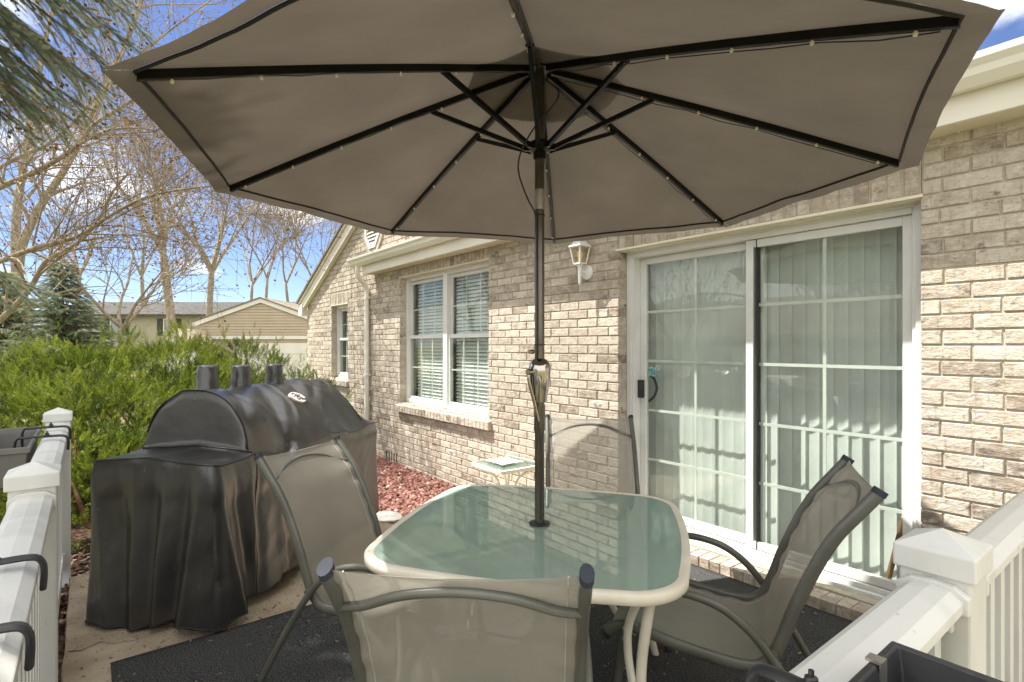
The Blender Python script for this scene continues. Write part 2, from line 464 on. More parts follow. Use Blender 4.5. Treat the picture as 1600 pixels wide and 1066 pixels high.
ASPHALT = mat("asphalt", (0.045, 0.045, 0.047), (0.075, 0.074, 0.072), scale=40, rough=0.95, spec=0.15)
CHIPS = ramp_mat("mulch_chips", [(0, (0.018, 0.010, 0.007)), (0.5, (0.06, 0.033, 0.022)), (0.85, (0.12, 0.072, 0.048)), (1, (0.27, 0.19, 0.13))], rough=0.9)
LAVA = ramp_mat("red_lava_rock", [(0, (0.09, 0.038, 0.030)), (0.5, (0.20, 0.092, 0.073)), (0.85, (0.31, 0.175, 0.145)), (1, (0.46, 0.34, 0.30))], rough=0.95, spec=0.1)
LITTER = ramp_mat("dry_litter", [(0, (0.10, 0.065, 0.035)), (0.5, (0.28, 0.20, 0.12)), (1, (0.48, 0.40, 0.28))], rough=0.9)
JUNIPER = ramp_mat("juniper_sprays", [(0, (0.085, 0.058, 0.028)), (0.035, (0.075, 0.055, 0.026)), (0.06, (0.012, 0.026, 0.007)), (0.33, (0.048, 0.084, 0.012)), (0.62, (0.140, 0.188, 0.019)), (1, (0.36, 0.39, 0.05))], rough=0.75, trans=0.30)
SPRUCE = ramp_mat("blue_spruce_needles", [(0, (0.055, 0.078, 0.048)), (0.5, (0.165, 0.205, 0.130)), (0.85, (0.29, 0.32, 0.20)), (1, (0.45, 0.42, 0.24))], rough=0.7, trans=0.35)
DARK_SPRUCE = ramp_mat("green_spruce_needles", [(0, (0.014, 0.030, 0.020)), (0.5, (0.040, 0.072, 0.045)), (1, (0.11, 0.16, 0.10))], rough=0.7, trans=0.1)
BUD = ramp_mat("bud_scales", [(0, (0.08, 0.048, 0.025)), (0.55, (0.19, 0.115, 0.05)), (1, (0.40, 0.22, 0.07))], rough=0.8, trans=0.2)
BARK = mat("grey_brown_bark", (0.20, 0.165, 0.12), (0.36, 0.305, 0.23), scale=14, rough=0.95, spec=0.1, bump=0.6, bscale=30, stretch=(1, 1, 0.35))
TWIG = mat("grey_twig_bark", (0.18, 0.145, 0.10), (0.34, 0.28, 0.205), scale=6, rough=0.95, spec=0.1)
STEM = mat("brown_stem_bark", (0.11, 0.06, 0.035), (0.19, 0.11, 0.065), scale=12, rough=0.95, spec=0.1)
SIDING = mat("tan_siding", (0.42, 0.345, 0.25), (0.46, 0.38, 0.28), scale=2, rough=0.7)
PALE_SIDING = mat("pale_siding", (0.66, 0.64, 0.58), (0.72, 0.70, 0.64), scale=2, rough=0.7)
FAR_WALL = mat("olive_grey_stucco", (0.27, 0.25, 0.19), (0.33, 0.305, 0.235), scale=1.5, rough=0.85)
ROOM = mat("interior_paint", (0.50, 0.48, 0.44), rough=0.9)
DARK = mat("deep_shadow_gap", (0.02, 0.018, 0.016), rough=0.95)
FLAG = mat("grey_flagstone", (0.17, 0.165, 0.15), (0.27, 0.26, 0.24), scale=9, rough=0.9, bump=0.5, bscale=30)
CERAMIC = mat("white_ceramic", (0.84, 0.84, 0.82), rough=0.25, spec=0.5)
STICKER = mat("teal_sticker", (0.05, 0.22, 0.24), (0.32, 0.46, 0.46), scale=70, lo=0.5, hi=0.52, rough=0.4)
BULB = mat("clear_bulb_glass", (0.62, 0.57, 0.47), rough=0.08, spec=1.0)
CAR_PAINT = mat("white_car_paint", (0.80, 0.80, 0.79), rough=0.25, spec=0.5, coat=0.6)

# ------------------------------------------------------------------ ground
def ground_z(x, y):
    z = -0.19
    if y < -1.2: z -= min(0.8, (-1.2 - y) * 0.12)
    if x < -9: z -= min(0.4, (-9 - x) * 0.02)
    return z
gx = [-900, -300, -120, -70, -50] + list(np.arange(-40, 16, 1.0)) + [25, 60, 200, 700]
gy = [-700, -200, -60] + list(np.arange(-30, 14, 1.0)) + [30, 60, 150, 500, 900]
b = MB()
V = [(x, y, ground_z(x, y) + 0.02 * noise.noise((x * 0.5, y * 0.5, 0))) for x in gx for y in gy]
ny = len(gy)
b.add(V, [(i * ny + j, (i + 1) * ny + j, (i + 1) * ny + j + 1, i * ny + j + 1) for i in range(len(gx) - 1) for j in range(ny - 1)])
tag(b.build("ground", LAWN, smooth=True, sharp=0), kind="structure")

# concrete patio slab (top z = 0) with a ragged worn edge
b = MB()
P_EDGE = []
def slab_edge(a, c, n):
    for i in range(n):
        t = i / n; p = Vector(a).lerp(Vector(c), t)
        q = 0.012 * noise.noise((p.x * 6, p.y * 6, 2.0))
        P_EDGE.append((p.x + q, p.y + q))
slab_edge((0.1, -0.075), (-4.36, -0.085), 60)
slab_edge((-4.36, -0.085), (-4.40, 1.85), 26)
slab_edge((-4.40, 1.85), (-4.02, 1.95), 6)
slab_edge((-4.02, 1.95), (-4.45, 3.255), 14)
P_EDGE += [(-4.45, 3.255), (0.1, 3.255)]
b.prism(P_EDGE, lambda p, q, d: (p, q, d), -0.22, 0.0)
tag(b.build("patio_slab", CONCRETE, bevel=0.008), kind="structure")

# planting bed of bark mulch, and its loose chips
def bed_sheet(name, x0, x1, y0, y1, z, m, nx=30, nyy=20):
    bb = MB()
    bb.grid(lambda s, t: (x0 + (x1 - x0) * s, y0 + (y1 - y0) * t, z + 0.03 * noise.noise((6 * s * nx / 10, 6 * t * nyy / 10, 1.3))), nx, nyy)
    return tag(bb.build(name, m, smooth=True, sharp=0), kind="structure")
bed_sheet("mulch_bed", -9.5, 0.6, -0.95, 3.2, -0.145, SOIL, 60, 30)

def scatter_chips(name, n, region, zf, size, flat, mats, seed, label):
    r = np.random.default_rng(seed)
    base = np.array([[-1, -1, -1], [1, -1, -1], [1, 1, -1], [-1, 1, -1], [-.8, -.8, 1], [.8, -.7, 1], [.7, .8, 1], [-.8, .7, 1]], float)
    quads = np.array([[0, 3, 2, 1], [4, 5, 6, 7], [0, 1, 5, 4], [1, 2, 6, 5], [2, 3, 7, 6], [3, 0, 4, 7]])
    VV = []; FF = []; TT = []
    for i in range(n):
        x, y = region(r)
        s = size * (0.5 + r.random())
        loc = base * np.array([s, s * flat[0] * (0.6 + 0.8 * r.random()), s * flat[1] * (0.6 + 0.8 * r.random())])
        loc = loc * (0.75 + 0.5 * r.random((8, 3)))
        e = Matrix.Rotation(r.random() * 6.28, 3, 'Z') @ Matrix.Rotation((r.random() - 0.5) * 1.3, 3, 'Y') @ Matrix.Rotation((r.random() - 0.5) * 1.3, 3, 'X')
        loc = loc @ np.array(e).T + np.array([x, y, zf(x, y) + 0.5 * s * flat[1] + 0.012 * r.random()])
        VV.append(loc); FF.append(quads + 8 * i); TT += [float(np.clip(r.normal(0.5, 0.25), 0, 1))] * 6
    o = np_mesh(name, np.concatenate(VV), np.concatenate(FF), mats, tone=TT)
    return tag(o, label, "ground cover", kind="stuff")
def reg_mulch(r):
    if r.random() < 0.55: return (-5.2 + 5.0 * r.random(), -0.32 + 0.25 * r.random())
    return (-5.6 + 1.2 * r.random(), -0.5 + 2.4 * r.random())
scatter_chips("mulch_chips", 5200, reg_mulch, lambda x, y: -0.135, 0.024, (0.32, 0.22), CHIPS, 3, "brown bark mulch strewn between fence and patio")
def reg_lava(r):
    while True:
        x, y = -7.4 + 3.4 * r.random(), 0.9 + 2.34 * r.random()
        if x < -4.46 + 0.06 * r.random() or (y > 2.0 and x < -4.02 - 0.43 * (y - 1.95) / 1.3 - 0.05): return x, y
scatter_chips("lava_rock", 13000, reg_lava, lambda x, y: -0.15, 0.0165, (0.8, 0.65), LAVA, 4, "red lava rock bed along the foot of the brick wall")
b = MB()
ring = [(-4.53 + 0.16 * math.cos(a) * (1 + 0.15 * math.sin(3 * a)), 2.12 + 0.13 * math.sin(a)) for a in np.linspace(0, 2 * PI, 14, endpoint=False)]
b.prism(ring, lambda p, q, d: (p, q, d), -0.14, -0.085)
tag(b.build("stepping_stone", FLAG, bevel=0.01), "grey flat stepping stone at the patio edge among red lava rock", "stone")

# ------------------------------------------------------------------ rug
def rug_fn(s, t):
    x = -3.03 + (3.03 - 0.46) * s; y = 0.085 + (3.115 - 0.085) * t
    e = 0.012 * noise.noise((x * 2.3, y * 2.3, 5)) 
    if s in (0.0,): x += e
    return (x, y, 0.010 + 0.004 * noise.noise((x * 1.7, y * 1.7, 0)))
b = MB(); b.grid(rug_fn, 60, 60)
o = b.build("outdoor_rug", RUG, smooth=True, sharp=0)
tag(o, "charcoal grey outdoor rug under the glass table and chairs", "rug")
sm = o.modifiers.new("thick", 'SOLIDIFY'); sm.thickness = 0.008; sm.offset = 1

def reg_litter(r):
    return (-4.3 + 3.8 * r.random(), -0.05 + 3.1 * r.random())
scatter_chips("leaf_litter", 900, reg_litter, lambda x, y: 0.018 if x > -3.03 and y > 0.09 else 0.001, 0.0085, (0.22, 0.16), LITTER, 14, "tiny dry twigs and leaf crumbs blown over rug and patio")
b = MB()                                         # crack in the slab near its outer edge
pts = [(-3.30, -0.07), (-3.27, -0.02), (-3.31, 0.05), (-3.25, 0.10), (-3.22, 0.19), (-3.26, 0.27), (-3.20, 0.36)]
for k in range(len(pts) - 1):
    (x0, y0), (x1, y1) = pts[k], pts[k + 1]; w0, w1 = 0.0035 * (1 - k / 6), 0.0035 * (1 - (k + 1) / 6)
    b.add([(x0 - w0, y0, 0.0035), (x0 + w0, y0, 0.0035), (x1 + w1, y1, 0.0035), (x1 - w1, y1, 0.0035)], [(0, 1, 2, 3)])
tag(b.build("slab_crack", DARK), kind="structure")

# ------------------------------------------------------------------ brick house
WY = 3.265                                  # brick face
house = thing("brick_house", "tan brick house with white sliding door, twin window and gable end", "house", (-4.0, WY, 0.0))
COURSE, BL, JT = 0.0738, 0.2159, 0.0095
DOOR = (-2.829, -0.878, 0.075, 2.19)
WIN = (-6.582, -4.57, 0.685, 2.335)
GWIN = (-9.13, -8.41, 0.90, 2.11)
X0, X1 = -10.41, 3.2
ZB, ZT = -0.25, 2.45
GAX, GZ, GS = -7.4, 2.23, 0.465             # gable centre line, eave height, slope
def gable_top(x): return GZ + GS * (3.01 - abs(x - GAX))
SOLD = 0.195
wallb = MB()
def one_brick(x0, x1, z0, z1, y=WY, depth=0.10, tone=None):
    t = float(np.clip(rng.normal(0.55, 0.26), 0.02, 1.0)) if tone is None else tone
    if tone is None and rng.random() < 0.08: t = 0.05 + 0.1 * rng.random()
    j = rng.normal(0, 0.0011, 4); c = 0.0035
    yf = y + float(rng.normal(0, 0.0012))
    V = [(x0, yf + c, z0), (x1, yf + c, z0), (x1, yf + c, z1), (x0, yf + c, z1),
         (x0 + c, yf + j[0], z0 + c), (x1 - c, yf + j[1], z0 + c), (x1 - c, yf + j[2], z1 - c), (x0 + c, yf + j[3], z1 - c),
         (x0, y + depth, z0), (x1, y + depth, z0), (x1, y + depth, z1), (x0, y + depth, z1)]
    F = [(4, 5, 6, 7), (0, 1, 5, 4), (1, 2, 6, 5), (2, 3, 7, 6), (3, 0, 4, 7), (0, 8, 9, 1), (1, 9, 10, 2), (2, 10, 11, 3), (3, 11, 8, 0)]
    wallb.add(V, F, m=0, tone=t)
def cut(iv, a, c):
    out = []
    for p, q in iv:
        if q <= a or p >= c: out.append((p, q)); continue
        if p < a: out.append((p, a - JT if False else a))
        if q > c: out.append((c, q))
    return out
holes = [DOOR, WIN, GWIN]
soldiers = [(DOOR[0] - 0.0, DOOR[1], DOOR[3], DOOR[3] + SOLD), (WIN[0] - 0.06, WIN[1] + 0.06, WIN[3], WIN[3] + SOLD - 0.02), (GWIN[0] - 0.04, GWIN[1] + 0.04, GWIN[3], GWIN[3] + SOLD)]
sills = [(WIN[0] - 0.06, WIN[1] + 0.06, 0.572, WIN[2]), (GWIN[0] - 0.06, GWIN[1] + 0.06, 0.79, GWIN[2])]
z = ZB; ci = 0
while z < 3.7:
    z0, z1 = z, z + COURSE - JT
    zm = (z0 + z1) / 2
    off = 0.5 * (BL + JT) * (ci % 2) + 0.006 * float(rng.normal())
    if zm > ZT + 0.04:                       # gable only
        half = 3.01 - (z1 - GZ) / GS
        if half <= 0.1: break
        xa, xb = GAX - half, min(GAX + half, GAX + 3.0)
    else: xa, xb = X0, X1
    x = math.floor((xa - off) / (BL + JT)) * (BL + JT) + off
    while x < xb:
        iv = [(max(x, xa), min(x + BL, xb))]
        for h in holes + soldiers:
            if h[2] - 0.012 < zm < h[3] + 0.012: iv = cut(iv, h[0] - (JT if h in soldiers else 0), h[1] + (JT if h in soldiers else 0))
        for h in sills:
            if h[2] - 0.004 < zm < h[3] + 0.03: iv = cut(iv, h[0], h[1])
        for p, q in iv:
            if q - p > 0.028: one_brick(p, q, z0, z1)
        x += BL + JT
    z += COURSE; ci += 1
for s_ in soldiers:
    n = int(round((s_[1] - s_[0]) / COURSE)); w = (s_[1] - s_[0]) / n
    for i in range(n): one_brick(s_[0] + i * w + JT / 2, s_[0] + (i + 1) * w - JT / 2, s_[2] + 0.004, s_[3] - 0.008, tone=float(np.clip(rng.normal(0.4, 0.2), 0.05, 0.9)))
# mortar backing: boxes round the openings, and the gable triangle
xs = sorted({X0 + 0.003, X1 - 0.003} | {h[0] for h in holes} | {h[1] for h in holes})
for a_, c_ in zip(xs[:-1], xs[1:]):
    mid = (a_ + c_) / 2
    hs = [h for h in holes if h[0] < mid < h[1]]
    lim = [(ZB - 0.05, ZT)]
    for h in hs: lim = cut(lim, h[2], h[3])
    for p, q in lim:
        e0 = 0.003 if any(abs(a_ - h[1]) < 1e-6 for h in holes) and not hs else 0
        e1 = 0.003 if any(abs(c_ - h[0]) < 1e-6 for h in holes) and not hs else 0
        wallb.box(a_ + e0, c_ - e1, WY + 0.0075, WY + 0.24, p, q, m=1)
wallb.prism([(GAX - 3.0, ZT), (GAX + 3.0, ZT), (GAX, gable_top(GAX) - 0.02)], lambda p, q, d: (p, d, q), WY + 0.0075, WY + 0.24, m=1)
wall = wallb.build("wall", [BRICK, MORTAR], house)
# weep vents: thin dark slots at the foot of the wall
b = MB()
for i in range(5):
    b.box(-6.98 + i * 0.075, -6.968 + i * 0.075, WY - 0.004, WY + 0.02, -0.19, 0.0)
b.build("weep_vent", DARK, wall)

def brick_sill(x0, x1, z0, z1, name="window_sill"):
    global wallb
    wallb = MB()
    n = int(round((x1 - x0) / COURSE)); w = (x1 - x0) / n
    for i in range(n):
        xa, xb = x0 + i * w + 0.004, x0 + (i + 1) * w - 0.004
        j = float(rng.normal(0, 0.0015)); t = float(np.clip(rng.normal(0.45, 0.2), 0.05, 0.9))
        yf = WY - 0.046 + j
        V = [(xa, yf, z0), (xb, yf, z0), (xb, yf, z1 - 0.028), (xa, yf, z1 - 0.028), (xa, WY + 0.11, z0), (xb, WY + 0.11, z0), (xb, WY + 0.11, z1 + 0.008), (xa, WY + 0.11, z1 + 0.008)]
        wallb.add(V, [(0, 1, 2, 3), (3, 2, 6, 7), (0, 3, 7, 4), (1, 5, 6, 2), (0, 4, 5, 1), (4, 7, 6, 5)], m=0, tone=t)
    V = [(x0 + 0.012, WY - 0.04, z0 + 0.004), (x1 - 0.012, WY - 0.04, z0 + 0.004), (x1 - 0.012, WY - 0.04, z1 - 0.034), (x0 + 0.012, WY - 0.04, z1 - 0.034),
         (x0 + 0.012, WY + 0.1, z0 + 0.004), (x1 - 0.012, WY + 0.1, z0 + 0.004), (x1 - 0.012, WY + 0.1, z1 + 0.002), (x0 + 0.012, WY + 0.1, z1 + 0.002)]
    wallb.add(V, [(0, 1, 2, 3), (3, 2, 6, 7), (0, 3, 7, 4), (1, 5, 6, 2), (0, 4, 5, 1), (4, 7, 6, 5)], m=1)
    return wallb.build(name, [BRICK, MORTAR], house, bevel=0.003)
brick_sill(*sills[0]); brick_sill(*sills[1])
# brick step under the sliding door: rowlock course
wallb = MB()
n = 27; w = (DOOR[1] - DOOR[0] + 0.06) / n
for i in range(n):
    xa = DOOR[0] - 0.03 + i * w + 0.004; xb = xa + w - 0.008
    j = float(rng.normal(0, 0.002)); t = float(np.clip(rng.normal(0.36, 0.2), 0.05, 0.9))
    wallb.box(xa, xb, WY - 0.125 + j, WY + 0.004, -0.01, 0.066 + float(rng.normal(0, 0.0012)), m=0, tone=t)
wallb.box(DOOR[0] - 0.028, DOOR[1] + 0.028, WY - 0.118, WY + 0.11, -0.02, 0.060, m=1)
wallb.build("door_step", [BRICK, MORTAR], house, bevel=0.003)

# roof edge: soffit, fascia, gutter, shingled slope
EX0, EX1 = -7.39, 3.4
b = MB(); b.box(EX0, EX1, 3.107, WY + 0.2, 2.452, 2.462)
for i in range(40):
    x = EX0 + 0.18 + i * 0.27
    if x < EX1: b.box(x, x + 0.012, 3.112, WY - 0.003, 2.447, 2.4515)
b.build("soffit", SOFFIT, house)
b = MB(); b.box(EX0, EX1, 3.085, 3.1065, 2.446, 2.61)
b.box(EX0, EX0 + 0.02, 3.1068, WY - 0.003, 2.463, 2.66)
b.build("fascia", TRIM, house, bevel=0.003)
b = MB()
gp = [(3.083, 2.565), (3.03, 2.562), (2.995, 2.60), (2.988, 2.63), (2.966, 2.655), (2.962, 2.682), (2.974, 2.685), (2.978, 2.66), (3.0, 2.636), (3.006, 2.606), (3.034, 2.572), (3.078, 2.574), (3.078, 2.68), (3.083, 2.68)]
GX0 = EX0 - 0.28
b.prism(gp, lambda p, q, d: (d, p, q), GX0, EX1)
b.prism([(3.08, 2.5655), (3.031, 2.5655), (2.998, 2.60), (2.99, 2.632), (2.969, 2.655), (2.966, 2.68), (3.08, 2.68)], lambda p, q, d: (d, p, q), GX0 - 0.004, GX0 + 0.004)
gut = b.build("gutter", GUTTER, house)
b = MB()
dp = smooth_path([(-7.47, 3.045, 2.575), (-7.47, 3.045, 2.50), (-7.50, 3.075, 2.42), (-7.545, 3.18, 2.33), (-7.56, 3.222, 2.25), (-7.56, 3.224, 2.15)], 5)
b.tube(dp + [(-7.56, 3.224, -0.1)], 0.037, n=14, side=(1, 0, 0), flat=0.9)
for zz in (2.12, 1.0): b.box(-7.604, -7.516, 3.19, 3.262, zz, zz + 0.022)
for q in (4, 10, 17): 
    p = dp[q]; b.tube([dp[q] + (dp[q - 1] - dp[q]) * 0.25, dp[q] + (dp[q + 1] - dp[q]) * 0.25], 0.040, n=14, side=(1, 0, 0), flat=0.9)
b.build("downspout", GUTTER, gut, smooth=True, sharp=50)
b = MB()
b.prism([(2.985, 2.664), (2.985, 2.676), (3.06, 2.716), (8.2, 2.716 + 5.14 * 0.42), (8.2, 2.70 + 5.14 * 0.42), (3.06, 2.69)], lambda p, q, d: (d, p, q), EX0 + 0.02, EX1)
for i in range(36):                          # shingle courses
    y = 3.0 + i * 0.14; zz = 2.684 + max(0, y - 3.06) * 0.42 + 0.02
    V = [(EX0 + 0.02, y, zz + 0.004), (EX1, y, zz + 0.004), (EX1, y + 0.15, zz + 0.15 * 0.42), (EX0 + 0.02, y + 0.15, zz + 0.15 * 0.42), (EX0 + 0.02, y, zz - 0.012), (EX1, y, zz - 0.012)]
    if y > 3.05: b.add(V, [(0, 1, 2, 3), (4, 5, 1, 0)])
roof = b.build("roof", SHINGLE, house)
# gable rakes: board, moulding, roof edge, return box
b = MB()
for sgn in (-1, 1):
    def rk(p, q, d): return (GAX + sgn * (3.01 - p), d, q)
    e = -0.22 if sgn < 0 else 1.62
    def band(d0, d1, y0, y1, p0=e, p1=3.01):
        b.prism([(p0, GZ + GS * p0 + d0), (p1, GZ + GS * p1 + d0), (p1, GZ + GS * p1 + d1), (p0, GZ + GS * p0 + d1)], rk, y0, y1)
    band(-0.085, 0.075, WY - 0.075, WY - 0.002)
    band(0.0755, 0.12, WY - 0.105, WY - 0.002)
    if sgn < 0: b.box(*sorted((GAX + sgn * 3.03, GAX + sgn * 3.24)), WY - 0.095, WY - 0.001, GZ - 0.23, GZ - 0.02)
b.build("rake_board", TRIM, house, bevel=0.003)
b = MB()
for sgn in (-1, 1):
    def rk(p, q, d): return (GAX + sgn * (3.01 - p), d, q)
    e = -0.26 if sgn < 0 else 1.58
    b.prism([(e, GZ + GS * e + 0.121), (3.01, GZ + GS * 3.01 + 0.121), (3.01, GZ + GS * 3.01 + 0.165), (e, GZ + GS * e + 0.165)], rk, WY - 0.13, WY + 7.0)
b.build("gable_roof", SHINGLE, house)
# octagonal gable vent with brick surround
vc = (-7.42, 3.13); vr = 0.27
def octo(r): return [(vc[0] + r * math.cos(PI / 8 + k * PI / 4), vc[1] + r * 1.15 * math.sin(PI / 8 + k * PI / 4)) for k in range(8)]
b = MB()
oo, oi = octo(vr + 0.085), octo(vr + 0.008)
for k in range(8):
    q = (k + 1) % 8
    b.prism([oo[k], oo[q], oi[q], oi[k]], lambda p, r_, d: (p, d, r_), WY - 0.018, WY + 0.03, tone=0.35)
vent_s = b.build("vent_surround", BRICK, house)
b = MB()
oo, oi = octo(vr), octo(vr - 0.05)
for k in range(8):
    q = (k + 1) % 8
    b.prism([oo[k], oo[q], oi[q], oi[k]], lambda p, r_, d: (p, d, r_), WY - 0.03, WY + 0.02)
for k in range(9):
    zz = vc[1] - 0.22 + k * 0.052; hw = min(vr - 0.05, 0.36 - abs(zz - vc[1]))
    b.add([(vc[0] - hw, WY - 0.022, zz), (vc[0] + hw, WY - 0.022, zz), (vc[0] + hw, WY + 0.004, zz + 0.05), (vc[0] - hw, WY + 0.004, zz + 0.05)], [(0, 1, 2, 3)])
b.build("gable_vent", WHITE_VINYL, house)
# rooms behind the openings, so that the panes look into something
b = MB()
for (x0, x1, z0, z1) in ((DOOR[0] - 1.2, DOOR[1] + 1.2, -0.1, 2.45), (WIN[0] - 0.5, WIN[1] + 0.5, -0.1, 2.45), (GWIN[0] - 0.4, GWIN[1] + 0.8, -0.1, 2.45)):
    y0, y1 = WY + 0.245, WY + 4.0
    b.add([(x0, y0, z0), (x1, y0, z0), (x1, y1, z0), (x0, y1, z0), (x0, y0, z1), (x1, y0, z1), (x1, y1, z1), (x0, y1, z1)],
          [(0, 1, 2, 3), (7, 6, 5, 4), (2, 6, 7, 3), (1, 5, 6, 2), (0, 3, 7, 4)])
b.build("interior_wall", ROOM, house)
b = MB()
b.box(X0, X0 + 0.2, WY + 0.245, WY + 9, -0.3, 2.4); b.box(X1 - 0.2, X1, WY + 0.245, WY + 9, -0.3, 2.45); b.box(X0 + 0.201, X1 - 0.201, WY + 8.8, WY + 9, -0.3, 2.45)
b.build("side_wall", FAR_WALL, house)

# sliding glass door
FYD = 3.370
b = MB()
x0, x1, zt = DOOR[0] + 0.003, DOOR[1] - 0.003, DOOR[3] - 0.003
b.box(x0, x0 + 0.062, FYD, FYD + 0.13, 0.071, zt)
b.box(x1 - 0.062, x1, FYD, FYD + 0.13, 0.071, zt)
b.box(x0 + 0.0625, x1 - 0.0625, FYD, FYD + 0.13, zt - 0.062, zt)
b.box(x0 + 0.0625, x1 - 0.0625, FYD - 0.03, FYD + 0.13, 0.067, 0.098)
b.box(x0 + 0.0625, x1 - 0.0625, FYD + 0.004, FYD + 0.022, 0.0985, 0.125)
b.box(x0 + 0.0625, x1 - 0.0625, FYD + 0.06, FYD + 0.075, 0.0985, 0.120)
b.box(x0 + 0.045, x1 - 0.045, FYD - 0.012, FYD - 0.0005, zt - 0.03, zt)      # head casing bead
b.box(x0, x0 + 0.044, FYD - 0.012, FYD - 0.0005, 0.10, zt); b.box(x1 - 0.044, x1, FYD - 0.012, FYD - 0.0005, 0.10, zt)
door = b.build("sliding_door", WHITE_VINYL, house, bevel=0.003)
b = MB(); b.box(x0 - 0.0, x1 + 0.0, WY + 0.012, FYD - 0.013, zt - 0.018, zt + 0.002)
b.box(DOOR[0] - 0.02, DOOR[1] + 0.01, WY - 0.010, WY + 0.0118, zt - 0.012, zt + 0.004)
b.build("lintel", SOFFIT, house)
XM0, XM1 = -1.852, -1.812
def panel(name, xa, xb, y, st, zb, zt_, rail_b):
    b = MB(); t = 0.035
    b.box(xa, xa + st, y, y + t, zb, zt_); b.box(xb - st, xb, y, y + t, zb, zt_)
    b.box(xa + st + 0.0003, xb - st - 0.0003, y + 0.001, y + t - 0.001, zt_ - 0.05, zt_); b.box(xa + st + 0.0003, xb - st - 0.0003, y + 0.001, y + t - 0.001, zb, zb + rail_b)
    return b.build(name, WHITE_VINYL, door, bevel=0.003)
panel("fixed_panel", XM0 - 0.008, x1 - 0.062, FYD + 0.026, 0.05, 0.126, zt - 0.064, 0.05)
panel("sliding_panel", x0 + 0.063, XM1 + 0.04, FYD + 0.078, 0.055, 0.121, zt - 0.064, 0.055)
for xa, xb, y, zz in ((XM1 + 0.028, x1 - 0.11, FYD + 0.043, (0.17, 2.085)), (x0 + 0.115, XM0, FYD + 0.094, (0.17, 2.085))):
    b = MB(); b.box(xa, xb, y, y + 0.004, *zz); b.build("glass_pane", GLASS, door)
    b = MB(); xm = (xa + xb) / 2
    b.box(xm - 0.0095, xm + 0.0095, y + 0.006, y + 0.013, *zz)
    for k in range(1, 5):
        q = zz[0] + (zz[1] - zz[0]) * k / 5
        b.box(xa, xm - 0.0097, y + 0.006, y + 0.013, q - 0.0095, q + 0.0095); b.box(xm + 0.0097, xb, y + 0.006, y + 0.013, q - 0.0095, q + 0.0095)
    b.build("muntin_grid", WHITE_VINYL, door)
b = MB(); hx = x0 + 0.085
b.box(hx - 0.022, hx + 0.022, FYD + 0.045, FYD + 0.0775, 1.03, 1.17); b.box(hx - 0.045, hx - 0.023, FYD + 0.05, FYD + 0.07, 1.09, 1.17)
dh = b.build("door_latch", BLACK_PLASTIC, door, bevel=0.004)
b = MB()
b.tube(smooth_path([(hx + 0.03, FYD + 0.118, 1.21), (hx + 0.075, FYD + 0.125, 1.18), (hx + 0.10, FYD + 0.128, 1.11), (hx + 0.075, FYD + 0.125, 1.04), (hx + 0.03, FYD + 0.118, 1.0)]), 0.010, n=8)
b.build("door_handle", BLACK_PLASTIC, door, smooth=True)
b = MB(); b.box(hx + 0.045, hx + 0.125, FYD + 0.0915, FYD + 0.0935, 1.20, 1.27); b.build("sticker", STICKER, door)
# dark strip seal between the panels
b = MB(); b.box(XM1 + 0.0225, XM1 + 0.0265, FYD + 0.0225, FYD + 0.0745, 0.13, zt - 0.066); b.build("weather_strip", BLACK_PLASTIC, door)

